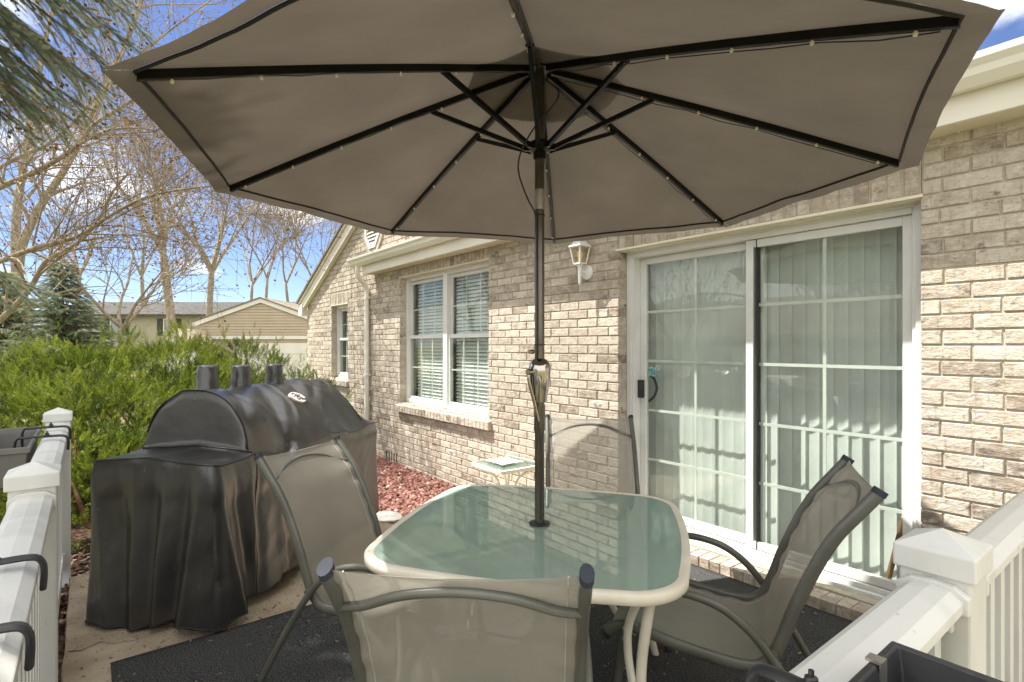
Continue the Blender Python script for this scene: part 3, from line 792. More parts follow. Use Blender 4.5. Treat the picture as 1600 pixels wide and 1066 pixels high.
# windows
def window(op, units, grid, blinds):
    x0, x1, z0, z1 = op; x0 += 0.003; x1 -= 0.003; z0 += 0.008; z1 -= 0.004
    y = WY + 0.088
    b = MB(); fw = 0.048
    b.box(x0, x0 + fw, y, y + 0.09, z0, z1); b.box(x1 - fw, x1, y, y + 0.09, z0, z1)
    b.box(x0 + fw, x1 - fw, y + 0.0005, y + 0.089, z1 - fw, z1 - 0.0002); b.box(x0 + fw, x1 - fw, y + 0.0005, y + 0.089, z0 + 0.0002, z0 + fw)
    uw = (x1 - x0 - 2 * fw) / units
    for k in range(1, units): b.box(x0 + fw + k * uw - 0.045, x0 + fw + k * uw + 0.045, y - 0.002, y + 0.088, z0 + fw + 0.0003, z1 - fw - 0.0003)
    wf = b.build("window", WHITE_VINYL, house, bevel=0.003)
    b = MB(); b.box(op[0], op[1], WY + 0.012, y - 0.001, op[3] - 0.010, op[3] + 0.002)
    b.box(op[0] - 0.02, op[1] + 0.02, WY - 0.008, WY + 0.0118, op[3] - 0.006, op[3] + 0.006); b.build("lintel", SOFFIT, house)
    zm = (z0 + z1) / 2 + 0.015
    for k in range(units):
        xa = x0 + fw + k * uw + (0.0455 if k else 0); xb = x0 + fw + (k + 1) * uw - (0.0455 if k < units - 1 else 0)
        for (za, zb, yy) in ((zm, z1 - fw, y + 0.052), (z0 + fw, zm + 0.045, y + 0.016)):
            b = MB(); s = 0.03
            b.box(xa + 0.0004, xa + s, yy, yy + 0.03, za, zb); b.box(xb - s, xb - 0.0004, yy, yy + 0.03, za, zb)
            b.box(xa + s + 0.0003, xb - s - 0.0003, yy + 0.0007, yy + 0.0293, zb - 0.042, zb - 0.0004); b.box(xa + s + 0.0003, xb - s - 0.0003, yy + 0.0007, yy + 0.0293, za + 0.0004, za + 0.036)
            b.build("sash", WHITE_VINYL, wf, bevel=0.002)
            b = MB(); b.box(xa + s, xb - s, yy + 0.011, yy + 0.014, za + 0.03, zb - 0.03); b.build("glass_pane", GLASS, wf)
            b = MB(); g = 0.008; y2 = yy + 0.0165
            xs_ = [xa + s + (xb - xa - 2 * s) * i / grid[0] for i in range(1, grid[0])]
            zz = (za + zb) / 2
            for xx in xs_: b.box(xx - g, xx + g, y2, y2 + 0.006, za + 0.036, zb - 0.042)
            b.box(xa + s, xb - s, y2 + 0.0003, y2 + 0.0057, zz - g, zz + g)
            b.build("muntin_grid", WHITE_VINYL, wf)
    for k in range(units):
        xa = x0 + fw + k * uw + 0.06; xb = x0 + fw + (k + 1) * uw - 0.06
        t = thing("window_blind", blinds[k], "blind", ((xa + xb) / 2, y + 0.16, z0), 0, "white slatted window blinds")
        b = MB(); b.box(xa, xb, y + 0.098, y + 0.16, z1 - 0.09, z1 - 0.04); b.build("headrail", BLIND, t)
        b = MB(); zz = z0 + 0.06; i = 0
        while zz < z1 - 0.1:
            a = math.radians(50 + 4 * math.sin(i * 1.7)); cy, sz = 0.024 * math.cos(a), 0.024 * math.sin(a)
            b.grid(lambda s, q: (xa + (xb - xa) * s, y + 0.128 + cy * (2 * q - 1), zz + sz * (2 * q - 1) + 0.003 * (1 - (2 * q - 1) ** 2)), 1, 4)
            zz += 0.042; i += 1
        b.build("slats", BLIND, t, smooth=True)["kind"] = "stuff"
        b = MB()
        for q in (0.2, 0.8): b.box(xa + (xb - xa) * q - 0.004, xa + (xb - xa) * q + 0.004, y + 0.099, y + 0.101, z0 + 0.05, z1 - 0.09)
        b.build("ladder_tape", BLIND, t)
    return wf
window(WIN, 2, (3, 2), ["white slatted blind in the left half of the twin brick-framed window", "white slatted blind in the right half of the twin window by the pole"])
window(GWIN, 1, (2, 2), ["white slatted blind in the narrow single window of the gable end"])

# vertical blinds behind the door
vb = thing("vertical_blinds", "pale vertical blinds hanging behind the sliding glass door", "blinds", (-1.85, 3.57, 0.1))
b = MB(); b.box(DOOR[0] - 0.05, DOOR[1] + 0.05, 3.525, 3.60, 2.17, 2.23); b.build("headrail", BLIND, vb)
n = 23; xs0 = DOOR[0] + 0.05; stp = (DOOR[1] - DOOR[0] - 0.08) / n
for i in range(n):
    xc = xs0 + (i + 0.5) * stp
    a = math.radians((-10 if xc > -1.85 else 2) + 2 * float(rng.normal()))
    b = MB()
    def vane(s, t):
        q = 2 * t - 1; l = 0.0445 * q; bow = 0.004 * (1 - q * q)
        return (xc + l * math.cos(a) - bow * math.sin(a), 3.565 + l * math.sin(a) + bow * math.cos(a), 0.115 + 2.06 * s)
    b.grid(vane, 1, 8); b.build("vane", BLIND, vb, smooth=True)
b = MB()
b.tube([(-1.015, 3.49, 0.50), (-1.095, 3.485, 0.105)], 0.014, n=8)
tag(b.build("wooden_stick", WOOD), "brown wooden stick leaning inside the right end of the sliding door", "stick")

# wall lantern
LX, LY = -3.155, 3.172
lan = thing("wall_lantern", "small white carriage lantern fixed to the brick beside the sliding door", "lantern", (LX, WY, 2.03))
b = MB()
b.lathe([(0.0, 0.0), (0.062, 0.0), (0.062, 0.012), (0.045, 0.022), (0.03, 0.03), (0, 0.032)], 20, M=Matrix.Translation((LX, WY - 0.0015, 2.045)) @ Matrix.Rotation(PI / 2, 4, 'X'))
b.build("back_plate", WHITE_VINYL, lan, smooth=True)
b = MB()
b.tube(smooth_path([(LX, WY - 0.03, 2.045), (LX, WY - 0.06, 2.04), (LX, LY, 2.06), (LX, LY, 2.075)]), 0.012, n=8)
b.lathe([(0, -0.15), (0.006, -0.145), (0.012, -0.12), (0.013, -0.05), (0.018, -0.03), (0.018, 0), (0.026, 0.008), (0.026, 0.03), (0, 0.03)], 14, (LX, LY, 2.075))
b.build("bracket", WHITE_VINYL, lan, smooth=True)
b = MB(); zb_, zt_ = 2.105, 2.245
b.prism([(-.038, -.038), (.038, -.038), (.038, .038), (-.038, .038)], lambda p, q, d: (LX + p, LY + q, d), zb_ - 0.004, zb_ + 0.008)
for k in range(4):
    a0 = PI / 4 + k * PI / 2; a1 = a0 + PI / 2
    p0 = Vector((LX + 0.050 * math.cos(a0), LY + 0.050 * math.sin(a0), zb_)); q0 = Vector((LX + 0.080 * math.cos(a0), LY + 0.080 * math.sin(a0), zt_))
    q1 = Vector((LX + 0.080 * math.cos(a1), LY + 0.080 * math.sin(a1), zt_))
    b.tube([p0, q0], 0.006, n=6); b.tube([q0, q1], 0.006, n=6)
b.build("lantern_frame", WHITE_VINYL, lan)
b = MB()
for k in range(4):
    a0 = PI / 4 + k * PI / 2; a1 = a0 + PI / 2
    b.add([(LX + r * math.cos(a), LY + r * math.sin(a), zz) for r, a, zz in ((0.047, a0, zb_), (0.047, a1, zb_), (0.077, a1, zt_), (0.077, a0, zt_))], [(0, 1, 2, 3)])
b.build("lantern_glass", LAMP_GLASS, lan)
b = MB(); b.lathe([(0, 0.0), (0.012, 0.0), (0.014, 0.03), (0.026, 0.06), (0.022, 0.09), (0, 0.105)], 14, (LX, LY, zb_ + 0.01)); b.build("light_bulb", mat("warm_frosted_bulb", (0.75, 0.66, 0.48), rough=0.3), lan, smooth=True)
b = MB()
M8 = Matrix.Translation((LX, LY, zt_)) @ Matrix.Rotation(PI / 4, 4, 'Z')
b.lathe([(0.094, -0.004), (0.094, 0.008), (0.064, 0.027), (0.046, 0.055), (0.034, 0.066), (0.018, 0.072)], 4, M=M8)
b.lathe([(0.02, 0.070), (0.012, 0.09), (0.014, 0.1), (0.005, 0.115), (0.003, 0.14), (0, 0.143)], 10, (LX, LY, zt_))
b.build("lantern_roof", WHITE_VINYL, lan, bevel=0.002)

# ------------------------------------------------------------------ vinyl fences
def fence_post(parent, x, y, top=1.0, base=-0.15):
    b = MB(); h = 0.0635
    b.box(x - h, x + h, y - h, y + h, base, top - 0.045)
    p = b.build("post", FENCE_VINYL, parent, bevel=0.006)
    b = MB(); c = 0.073
    V = [(x - c, y - c, top - 0.05), (x + c, y - c, top - 0.05), (x + c, y + c, top - 0.05), (x - c, y + c, top - 0.05),
         (x - c, y - c, top), (x + c, y - c, top), (x + c, y + c, top), (x - c, y + c, top), (x, y, top + 0.035)]
    b.add(V, [(0, 3, 2, 1), (0, 1, 5, 4), (1, 2, 6, 5), (2, 3, 7, 6), (3, 0, 4, 7), (4, 5, 8), (5, 6, 8), (6, 7, 8), (7, 4, 8)])
    b.build("post_cap", FENCE_VINYL, p, bevel=0.004)
def fence_bay(parent, p, q, ztop=0.935):
    p, q = Vector((*p, 0)), Vector((*q, 0)); d = (q - p).normalized(); s = Vector((-d.y, d.x, 0)); L_ = (q - p).length
    def P3(a, c, zz): v = p + d * a + s * c; return (v.x, v.y, zz)
    prof = [(-0.055, -0.045), (-0.055, -0.022), (-0.033, -0.004), (0.0, 0.0), (0.033, -0.004), (0.055, -0.022), (0.055, -0.045), (0.028, -0.045), (0.028, -0.088), (-0.028, -0.088), (-0.028, -0.045)]
    b = MB(); b.prism([(a, ztop + c) for a, c in prof], lambda u, v, t: P3(t, u, v), 0.0, L_)
    r = b.build("top_rail", FENCE_VINYL, parent, bevel=0.003)
    big = [(a * 1.16 if abs(a) > 0.03 else a * 1.3, ztop + c + (0.008 if c > -0.03 else -0.004)) for a, c in prof]
    for t0 in (0.0, L_ - 0.022):
        b = MB(); b.prism(big, lambda u, v, t: P3(t, u, v), t0, t0 + 0.022); b.build("rail_collar", FENCE_VINYL, r, bevel=0.002)
    b = MB(); b.prism([(-0.028, 0.0), (0.028, 0.0), (0.028, 0.085), (-0.028, 0.085)], lambda u, v, t: P3(t, u, v), 0.0, L_)
    for t0 in (0.0, L_ - 0.02): b.prism([(-0.036, -0.008), (0.036, -0.008), (0.036, 0.093), (-0.036, 0.093)], lambda u, v, t: P3(t, u, v), t0, t0 + 0.02)
    b.build("bottom_rail", FENCE_VINYL, parent, bevel=0.003)
    n = int(L_ / 0.105); w = L_ / n
    for i in range(n):
        b = MB(); a = (i + 0.5) * w
        b.prism([(a - 0.021, -0.021), (a + 0.021, -0.021), (a + 0.021, 0.021), (a - 0.021, 0.021)], lambda u, v, t: P3(u, v, t), 0.0855, ztop - 0.0885)
        b.build("baluster", FENCE_VINYL, parent)
LY0 = -0.145
fl = thing("vinyl_fence", "white vinyl fence on the left edge of the patio with planter hooks over its rail", "fence", (-2.5, LY0, 0), 0, "white vinyl patio fences")
for x in (-2.535, -4.63): fence_post(fl, x, LY0)
fence_bay(fl, (-0.43, LY0), (-2.4710, LY0)); fence_bay(fl, (-2.599, LY0), (-4.566, LY0))
RXF = -0.362
frt = thing("vinyl_fence", "white vinyl fence on the right running to the brick wall, square post cap in front", "fence", (RXF, 1.5, 0), 0, "white vinyl patio fences")
for y in (LY0, 1.496, 3.195): fence_post(frt, RXF, y)
fence_bay(frt, (RXF, LY0 + 0.064), (RXF, 1.432)); fence_bay(frt, (RXF, 1.56), (RXF, 3.131))

# planter boxes and their hooks
def planter(name, label, x0, x1, y0, y1, z0, z1, m, liner=False):
    t = thing(name, label, "planter", ((x0 + x1) / 2, (y0 + y1) / 2, z0))
    b = MB(); e = 0.022; th = 0.006
    def ringv(d, zz): return [(x0 + d, y0 + d, zz), (x1 - d, y0 + d, zz), (x1 - d, y1 - d, zz), (x0 + d, y1 - d, zz)]
    rings = [ringv(e, z0), ringv(0.004, z1 - 0.03), ringv(-0.006, z1 - 0.03), ringv(-0.006, z1), ringv(th, z1), ringv(th + 0.006, z1 - 0.035), ringv(e + th, z0 + 0.012)]
    V = [p for r in rings for p in r]; F = [(3, 2, 1, 0)]
    for i in range(len(rings) - 1):
        for j in range(4): F.append((i * 4 + j, i * 4 + (j + 1) % 4, (i + 1) * 4 + (j + 1) % 4, (i + 1) * 4 + j))
    k = (len(rings) - 1) * 4; F.append((k, k + 1, k + 2, k + 3))
    b.add(V, F); b.build("box", m, t, bevel=0.003)
    if liner:
        b = MB(); g = 0.05
        def rl(d, zz): return [(x0 + d, y0 + d, zz), (x1 - d, y0 + d, zz), (x1 - d, y1 - d, zz), (x0 + d, y1 - d, zz)]
        rings = [rl(e + g * 0.5, z0 + 0.016), rl(g - 0.004, z1 - 0.075), rl(g - 0.010, z1 - 0.075), rl(g - 0.010, z1 - 0.068), rl(g + 0.008, z1 - 0.068), rl(e + g * 0.5 + 0.02, z0 + 0.03)]
        V = [p for r in rings for p in r]; F = []
        for i in range(len(rings) - 1):
            for j in range(4): F.append((i * 4 + j, i * 4 + (j + 1) % 4, (i + 1) * 4 + (j + 1) % 4, (i + 1) * 4 + j))
        k = (len(rings) - 1) * 4; F.append((k, k + 1, k + 2, k + 3))
        b.add(V, F); b.build("liner", PLANTER_BLACK, t, bevel=0.002)
    return t
def rail_hook(label, axis, pos, side, ztop=0.935, reach=0.09):
    """flat strap over the rail: runs from the planter side, over the top and down the other side"""
    b = MB()
    prof = [(-0.055 - reach, -0.115), (-0.055 - reach, 0.008), (-0.05 - reach * 0.6, 0.022), (-0.02, 0.022), (0.045, 0.020), (0.064, 0.006), (0.068, -0.02), (0.066, -0.058)]
    pts = smooth_path([(0, a, c) for a, c in prof], 4)
    P_ = []
    for p in pts:
        a = p.y * side
        P_.append((pos, LY0 + a, ztop + p.z) if axis == 'x' else (RXF + a, pos, ztop + p.z))
    sd = (1, 0, 0) if axis == 'x' else (0, 1, 0)
    b.tube(P_, 0.015, n=8, side=sd, flat=0.45)
    o = thing("rail_hook", label, "hook", P_[len(P_) // 2], 0, "planter hooks over the fence rails")
    b.build("strap", BLACK_PLASTIC, o, smooth=True, sharp=40)
    b = MB(); c = Vector(P_[int(len(P_) * 0.42)])
    b.lathe([(0, 0.004), (0.016, 0.004), (0.016, 0.008), (0.009, 0.009), (0.009, 0.018), (0.004, 0.02), (0.004, 0.028), (0, 0.028)], 10, c)
    b.build("wing_nut", BLACK_PLASTIC, o)
    return o
planter("planter_box", "grey rail planter with dark inside hanging outside the left fence", -4.50, -3.62, -0.46, -0.228, 0.74, 0.935, PLANTER_GREY)
planter("planter_box", "long grey planter hanging outside the left fence nearest the viewer", -1.75, -0.82, -0.46, -0.228, 0.74, 0.935, PLANTER_GREY)
rail_hook("black plastic hook over the left rail next to the far end post", 'x', -4.22, 1)
rail_hook("black plastic hook over the left rail just behind the nearer post cap", 'x', -3.80, 1)
rail_hook("large black hook over the left rail in front of the nearer post", 'x', -1.66, 1)
rail_hook("black hook over the left rail cut by the bottom left corner of the photo", 'x', -1.27, 1)
rp = planter("planter_box", "black rail planter with black liner inside at the bottom right corner", -0.295, -0.045, 0.16, 0.975, 0.80, 0.985, PLANTER_BLACK, liner=True)
rail_hook("black slotted hook with wing nut over the right rail beside the black planter", 'y', 0.80, -1, reach=0.02)
b = MB(); b.box(-0.3045, -0.283, 0.885, 0.905, 0.9862, 0.9905); b.box(-0.2865, -0.283, 0.885, 0.905, 0.915, 0.986)
b.build("clip", STEEL, rp)

# ------------------------------------------------------------------ patio table
TX, TY = -1.653, 1.434
TA = math.atan2(0.794, -0.608)
table = thing("patio_table", "square patio table with frosted green glass top and cream metal frame", "table", (TX, TY, 0), TA)
def sq_ring(h, r, bow, n=10):
    out = []
    for k in range(4):
        a = k * PI / 2
        c, s = math.cos(a), math.sin(a)
        loc = []
        for i in range(9):                     # bowed side from -h+r to h-r at x = h
            t = -1 + 2 * i / 8; loc.append((h + bow * (1 - t * t), t * (h - r)))
        for i in range(1, n):
            w = i / n * PI / 2; loc.append((h - r + r * math.cos(w), h - r + r * math.sin(w)))
        out += [(c * p - s * q, s * p + c * q) for p, q in loc]
    return out
HT = 0.55
b = MB(); b.prism(sq_ring(HT - 0.028, 0.17, 0.022), lambda p, q, d: (p, q, d), 0.717, 0.723)
top = b.build("glass_top", TABLE_GLASS, table, local=True)
def ring_sweep(b, rings):
    n = len(rings[0][0]); V = [(p, q, zz) for pts, zz in rings for p, q in pts]; m = len(rings)
    F = [(i * n + j, i * n + (j + 1) % n, ((i + 1) % m) * n + (j + 1) % n, ((i + 1) % m) * n + j) for i in range(m) for j in range(n)]
    b.add(V, F)
b = MB()
o_, i_ = sq_ring(HT, 0.19, 0.022), sq_ring(HT - 0.03, 0.168, 0.022)
ring_sweep(b, [(i_, 0.716), (i_, 0.7235), (sq_ring(HT - 0.02, 0.178, 0.022), 0.727), (sq_ring(HT - 0.006, 0.185, 0.022), 0.725), (o_, 0.718), (o_, 0.698), (sq_ring(HT - 0.008, 0.183, 0.022), 0.688), (sq_ring(HT - 0.05, 0.15, 0.022), 0.688), (sq_ring(HT - 0.05, 0.15, 0.022), 0.7155)])
b.build("rim", CREAM_METAL, table, local=True, smooth=True, sharp=50)
for k in range(4):
    a = PI / 4 + k * PI / 2; c, s = math.cos(a), math.sin(a)
    b = MB()
    pr = [(0.62, 0.690), (0.60, 0.60), (0.575, 0.45), (0.575, 0.30), (0.60, 0.15), (0.64, 0.012)]
    b.tube(smooth_path([(c * r, s * r, zz) for r, zz in pr]), 0.0165, n=10)
    lg = b.build("leg", CREAM_METAL, table, local=True, smooth=True, sharp=60)
    b = MB(); a2 = a + 0.19
    pr = [(0.585, 0.690, a + 0.16), (0.50, 0.62, a + 0.19), (0.435, 0.50, a + 0.21), (0.425, 0.40, a + 0.21), (0.45, 0.28, a + 0.2), (0.52, 0.16, a + 0.14), (0.585, 0.10, a + 0.02)]
    b.tube(smooth_path([(math.cos(w) * r, math.sin(w) * r, zz) for r, zz, w in pr]), 0.0145, n=10)
    b.build("leg_brace", CREAM_METAL, lg, local=True, smooth=True, sharp=60)
    b = MB()
    for zz in (0.46, 0.425):
        M_ = Matrix.Translation((math.cos(a2 + .02) * 0.424, math.sin(a2 + .02) * 0.424, zz)) @ Matrix.Rotation(a + PI, 4, 'Z') @ Matrix.Rotation(PI / 2, 4, 'Y')
        b.lathe([(0, 0.006), (0.008, 0.008), (0.008, 0.018), (0.004, 0.021), (0, 0.021)], 8, M=M_)
    b.build("bolt", STEEL, lg, local=True)
b = MB()
for k in range(4):
    a = PI / 4 + k * PI / 2
    b.tube([(math.cos(a) * 0.045, math.sin(a) * 0.045, 0.675), (math.cos(a) * 0.59, math.sin(a) * 0.59, 0.680)], 0.011, n=8)
b.lathe([(0.028, 0.66), (0.05, 0.66), (0.05, 0.69), (0.028, 0.69)], 20)
b.build("cross_brace", CREAM_METAL, table, local=True, smooth=True, sharp=60)
b = MB(); b.lathe([(0.0245, 0.705), (0.034, 0.705), (0.034, 0.7236), (0.042, 0.7240), (0.042, 0.7300), (0.030, 0.7330), (0.0245, 0.7330)], 24)
b.build("umbrella_ring", BLACK_PLASTIC, table, local=True, smooth=True, sharp=40)

# ------------------------------------------------------------------ sling chairs
def make_chair(label):
    t = thing("sling_chair", label, "chair", (0, 0, 0), 0, "taupe sling patio chairs around the table")
    prof = [(-0.012, 1.018), (0, 1.0), (0.05, 0.935), (0.10, 0.868), (0.143, 0.79), (0.183, 0.70), (0.222, 0.60), (0.255, 0.50), (0.287, 0.43), (0.335, 0.392), (0.43, 0.390), (0.595, 0.415), (0.70, 0.440), (0.765, 0.442), (0.805, 0.425), (0.83, 0.40)]
    prof = [(a, c * 0.968) for a, c in prof]
    path = smooth_path([(0, a, c) for a, c in prof], 4)
    HW = 0.2575
    for s in (-1, 1):
        b = MB(); b.tube([(s * HW, p.y, p.z) for p in path], 0.0135, n=12, side=(1, 0, 0), flat=1.55)
        r = b.build("rail", CHAIR_METAL, t, local=True, smooth=True, sharp=60)
        for p, q in ((path[0], path[1]), (path[-1], path[-2])):
            b = MB(); d = (p - q).normalized()
            b.tube([(s * HW, (p - d * 0.012).y, (p - d * 0.012).z), (s * HW, (p + d * 0.006).y, (p + d * 0.006).z)], 0.0150, n=12, side=(1, 0, 0), flat=1.5)
            b.build("end_cap", CAP_PLASTIC if p is path[0] else BLACK_PLASTIC, r, local=True, smooth=True, sharp=50)
    m = len(path)
    arc = [0.0]
    for i in range(1, m): arc.append(arc[-1] + (path[i] - path[i - 1]).length)
    b = MB(); NX = 26
    def slg(s, q):
        i = min(int(s * (m - 1) + 1e-9), m - 2); f = s * (m - 1) - i
        p = path[i].lerp(path[i + 1], f); tg = (path[min(i + 2, m - 1)] - path[max(i - 1, 0)]).normalized()
        nrm = Vector((0, tg.z, -tg.y))           # towards the sitter's back / underside
        if nrm.z > 0: nrm = -nrm
        x = (2 * q - 1)
        al = arc[i] + (arc[i + 1] - arc[i]) * f
        sag = 0.018 * (1 - x * x) * math.sin(PI * min(max(s, 0.02), 0.98)) ** 0.5
        rip = 0.0045 * math.sin(al * 62) * abs(x) ** 6 * (1 if 0.06 < s < 0.95 else 0)
        dip = Vector((0, 0, 0))
        if s < 0.05: dip = tg * (0.016 * (1 - x * x) * (1 - s / 0.05))
        pt = p + nrm * (sag + rip + 0.002) + dip
        return (x * (HW - 0.008), pt.y, pt.z)
    b.grid(slg, 70, NX)
    sl = b.build("sling", SLING, t, local=True, smooth=True, sharp=0)
    for q in (0.055, 0.945):
        b = MB(); b.tube([slg(i / 120, q) for i in range(121)], 0.0021, n=5); b.build("edge_seam", SEAM_TAPE, sl, local=True, smooth=True)
    loop = [(0.815, 0.0), (0.80, 0.10), (0.775, 0.26), (0.745, 0.44), (0.71, 0.535), (0.65, 0.583), (0.56, 0.594), (0.45, 0.572), (0.36, 0.515), (0.285, 0.43), (0.20, 0.30), (0.10, 0.13), (0.025, 0.0)]
    for s in (-1, 1):
        lp = smooth_path([(s * 0.292, a, c) for a, c in loop], 5)
        for nm, i0, i1 in (("leg", 0, 15), ("armrest", 15, 45), ("leg", 45, 60)):
            b = MB(); b.tube(lp[i0:i1 + 1], 0.0125, n=10, side=(1, 0, 0), flat=1.15)
            pp = b.build(nm, CHAIR_METAL, t, local=True, smooth=True, sharp=60)
            if nm == "leg":
                e = lp[0] if i0 == 0 else lp[60]
                b = MB(); b.lathe([(0.0, 0.0), (0.017, 0.0), (0.018, 0.022), (0.0155, 0.028), (0, 0.028)], 12, (e.x, e.y, 0.0)); b.build("foot_cap", BLACK_PLASTIC, pp, local=True, smooth=True, sharp=50)
        b = MB()
        for a, c in ((0.278, 0.445), (0.72, 0.446)): b.tube([(s * 0.262, a, c), (s * 0.292, a, c)], 0.010, n=8)
        b.build("bolt", CHAIR_METAL, t, local=True)
    b = MB()
    b.tube(smooth_path([(-HW + 0.006, 0.062, 0.875), (-0.20, 0.042, 0.888), (-0.11, 0.012, 0.925), (0, 0.0, 0.940), (0.11, 0.012, 0.925), (0.20, 0.042, 0.888), (HW - 0.006, 0.062, 0.875)]), 0.0105, n=10)
    b.build("back_brace", CHAIR_METAL, t, local=True, smooth=True, sharp=60)
    b = MB()
    for pts in ([(-HW, 0.66, 0.415), (-0.15, 0.66, 0.385), (0.15, 0.66, 0.385), (HW, 0.66, 0.415)], [(-HW, 0.30, 0.395), (-0.15, 0.285, 0.37), (0.15, 0.285, 0.37), (HW, 0.30, 0.395)]):
        b.tube(smooth_path(pts), 0.010, n=8)
    b.build("seat_brace", CHAIR_METAL, t, local=True, smooth=True, sharp=60)
    return t
def put_chair(t, fwd, right, ff, fr_, label=None):
    p = fr(fwd, right); d = fr(ff, fr_)
    t.location = (p.x, p.y, 0.0125); t.rotation_euler = (0, 0, math.atan2(d.y, d.x) - PI / 2)
    if label: t["label"] = label
c0 = make_chair("taupe sling chair nearest the viewer, seen from behind with its arched back bar")
CH = [(1.889, 1.202, 0.383, -0.924, "taupe sling chair right of the table, seen from the side before the sliding door"),
      (2.56, -0.985, -0.37, 0.93, "taupe sling chair at the left of the table in front of the covered grill"),
      (3.36, 0.476, -0.995, -0.05, "taupe sling chair behind the umbrella pole, backed against the brick wall side")]
for a in CH:
    cc = copy_tree(c0); put_chair(cc, *a)
    if a[1] < -0.5: cc.scale = (0.97, 1, 0.965)
put_chair(c0, 1.075, -0.112, 0.995, 0.06)

# ------------------------------------------------------------------ market umbrella
UZ = 2.13; HUB = 2.565; RR = 1.335
umb = thing("patio_umbrella", "large taupe octagonal patio umbrella with black ribs and string of small bulbs", "umbrella", (TX, TY, 0.0))
def upt(r, a, z): return Vector((TX + r * math.cos(a), TY + r * math.sin(a), z))
def rib_z(r): return HUB - (HUB - UZ) * (r / RR) + 0.010 * math.sin(PI * min(r / RR, 1.0))
RIBA = [k * PI / 4 for k in range(8)]
b = MB(); b.tube([(TX, TY, 0.02), (TX, TY, 1.215)], 0.0195, n=20); b.tube([(TX, TY, 1.385), (TX, TY, 1.99)], 0.0195, n=20)
b.tube([(TX, TY, 2.06), (TX, TY, 2.60)], 0.0195, n=20); b.tube([(TX, TY, 1.10), (TX, TY, 1.20)], 0.0225, n=20)
pole = b.build("pole", POLE_METAL, umb, smooth=True, sharp=50)
b = MB(); b.tube([(TX, TY, 1.985), (TX, TY, 2.065)], 0.0205, n=20); b.build("tilt_joint", STEEL, umb, smooth=True, sharp=50)
b = MB(); b.lathe([(0.02, 1.212), (0.028, 1.213), (0.030, 1.222), (0.037, 1.265), (0.0425, 1.315), (0.0445, 1.345), (0.041, 1.368), (0.030, 1.382), (0.0195, 1.388)], 28, (TX, TY, 0))
crank = b.build("crank_housing", CHROME, umb, smooth=True, sharp=60)
b = MB(); R_ = Vector((RX, RY, 0)); Fw = Vector((FX, FY, 0)); C0 = Vector((TX, TY, 0))
side = -R_ * 0.75 - Fw * 0.66
h0 = C0 + side * 0.036 + Vector((0, 0, 1.335)); h1 = C0 + side * 0.066 + Vector((0, 0, 1.335))
b.tube([h0, h1], 0.013, n=12); hd = C0 + side * 0.058
b.tube(smooth_path([h1 - side * 0.01, hd + Vector((0, 0, 1.30)), C0 + side * 0.045 + R_ * 0.01 + Vector((0, 0, 1.22)), C0 + side * 0.032 + R_ * 0.018 + Vector((0, 0, 1.14))]), 0.007, n=8)
b.tube([C0 + side * 0.04 + Vector((0, 0, 1.415)) - R_ * 0.012, C0 + side * 0.02 + Vector((0, 0, 1.415)) - R_ * 0.012], 0.009, n=10)
b.build("crank_handle", CHROME, crank, smooth=True, sharp=50)
b = MB(); b.lathe([(0.0205, 2.185), (0.026, 2.19), (0.026, 2.215), (0.043, 2.222), (0.046, 2.245), (0.034, 2.258), (0.0205, 2.258)], 24, (TX, TY, 0))
for a in RIBA: b.box(-0.012, 0.012, -0.006, 0.006, -0.012, 0.012, M=Matrix.Translation(upt(0.05, a, 2.235)) @ Matrix.Rotation(a, 4, 'Z'))
b.build("runner", BLACK_METAL, umb, smooth=True, sharp=40)
b = MB(); b.lathe([(0.0205, 2.535), (0.05, 2.54), (0.053, 2.56), (0.04, 2.585), (0.0205, 2.60)], 24, (TX, TY, 0))
b.lathe([(0.0, 2.60), (0.02, 2.60), (0.02, 2.68), (0.032, 2.69), (0.03, 2.74), (0, 2.76)], 16, (TX, TY, 0))
b.build("top_hub", BLACK_METAL, umb, smooth=True, sharp=40)
JR = 0.445
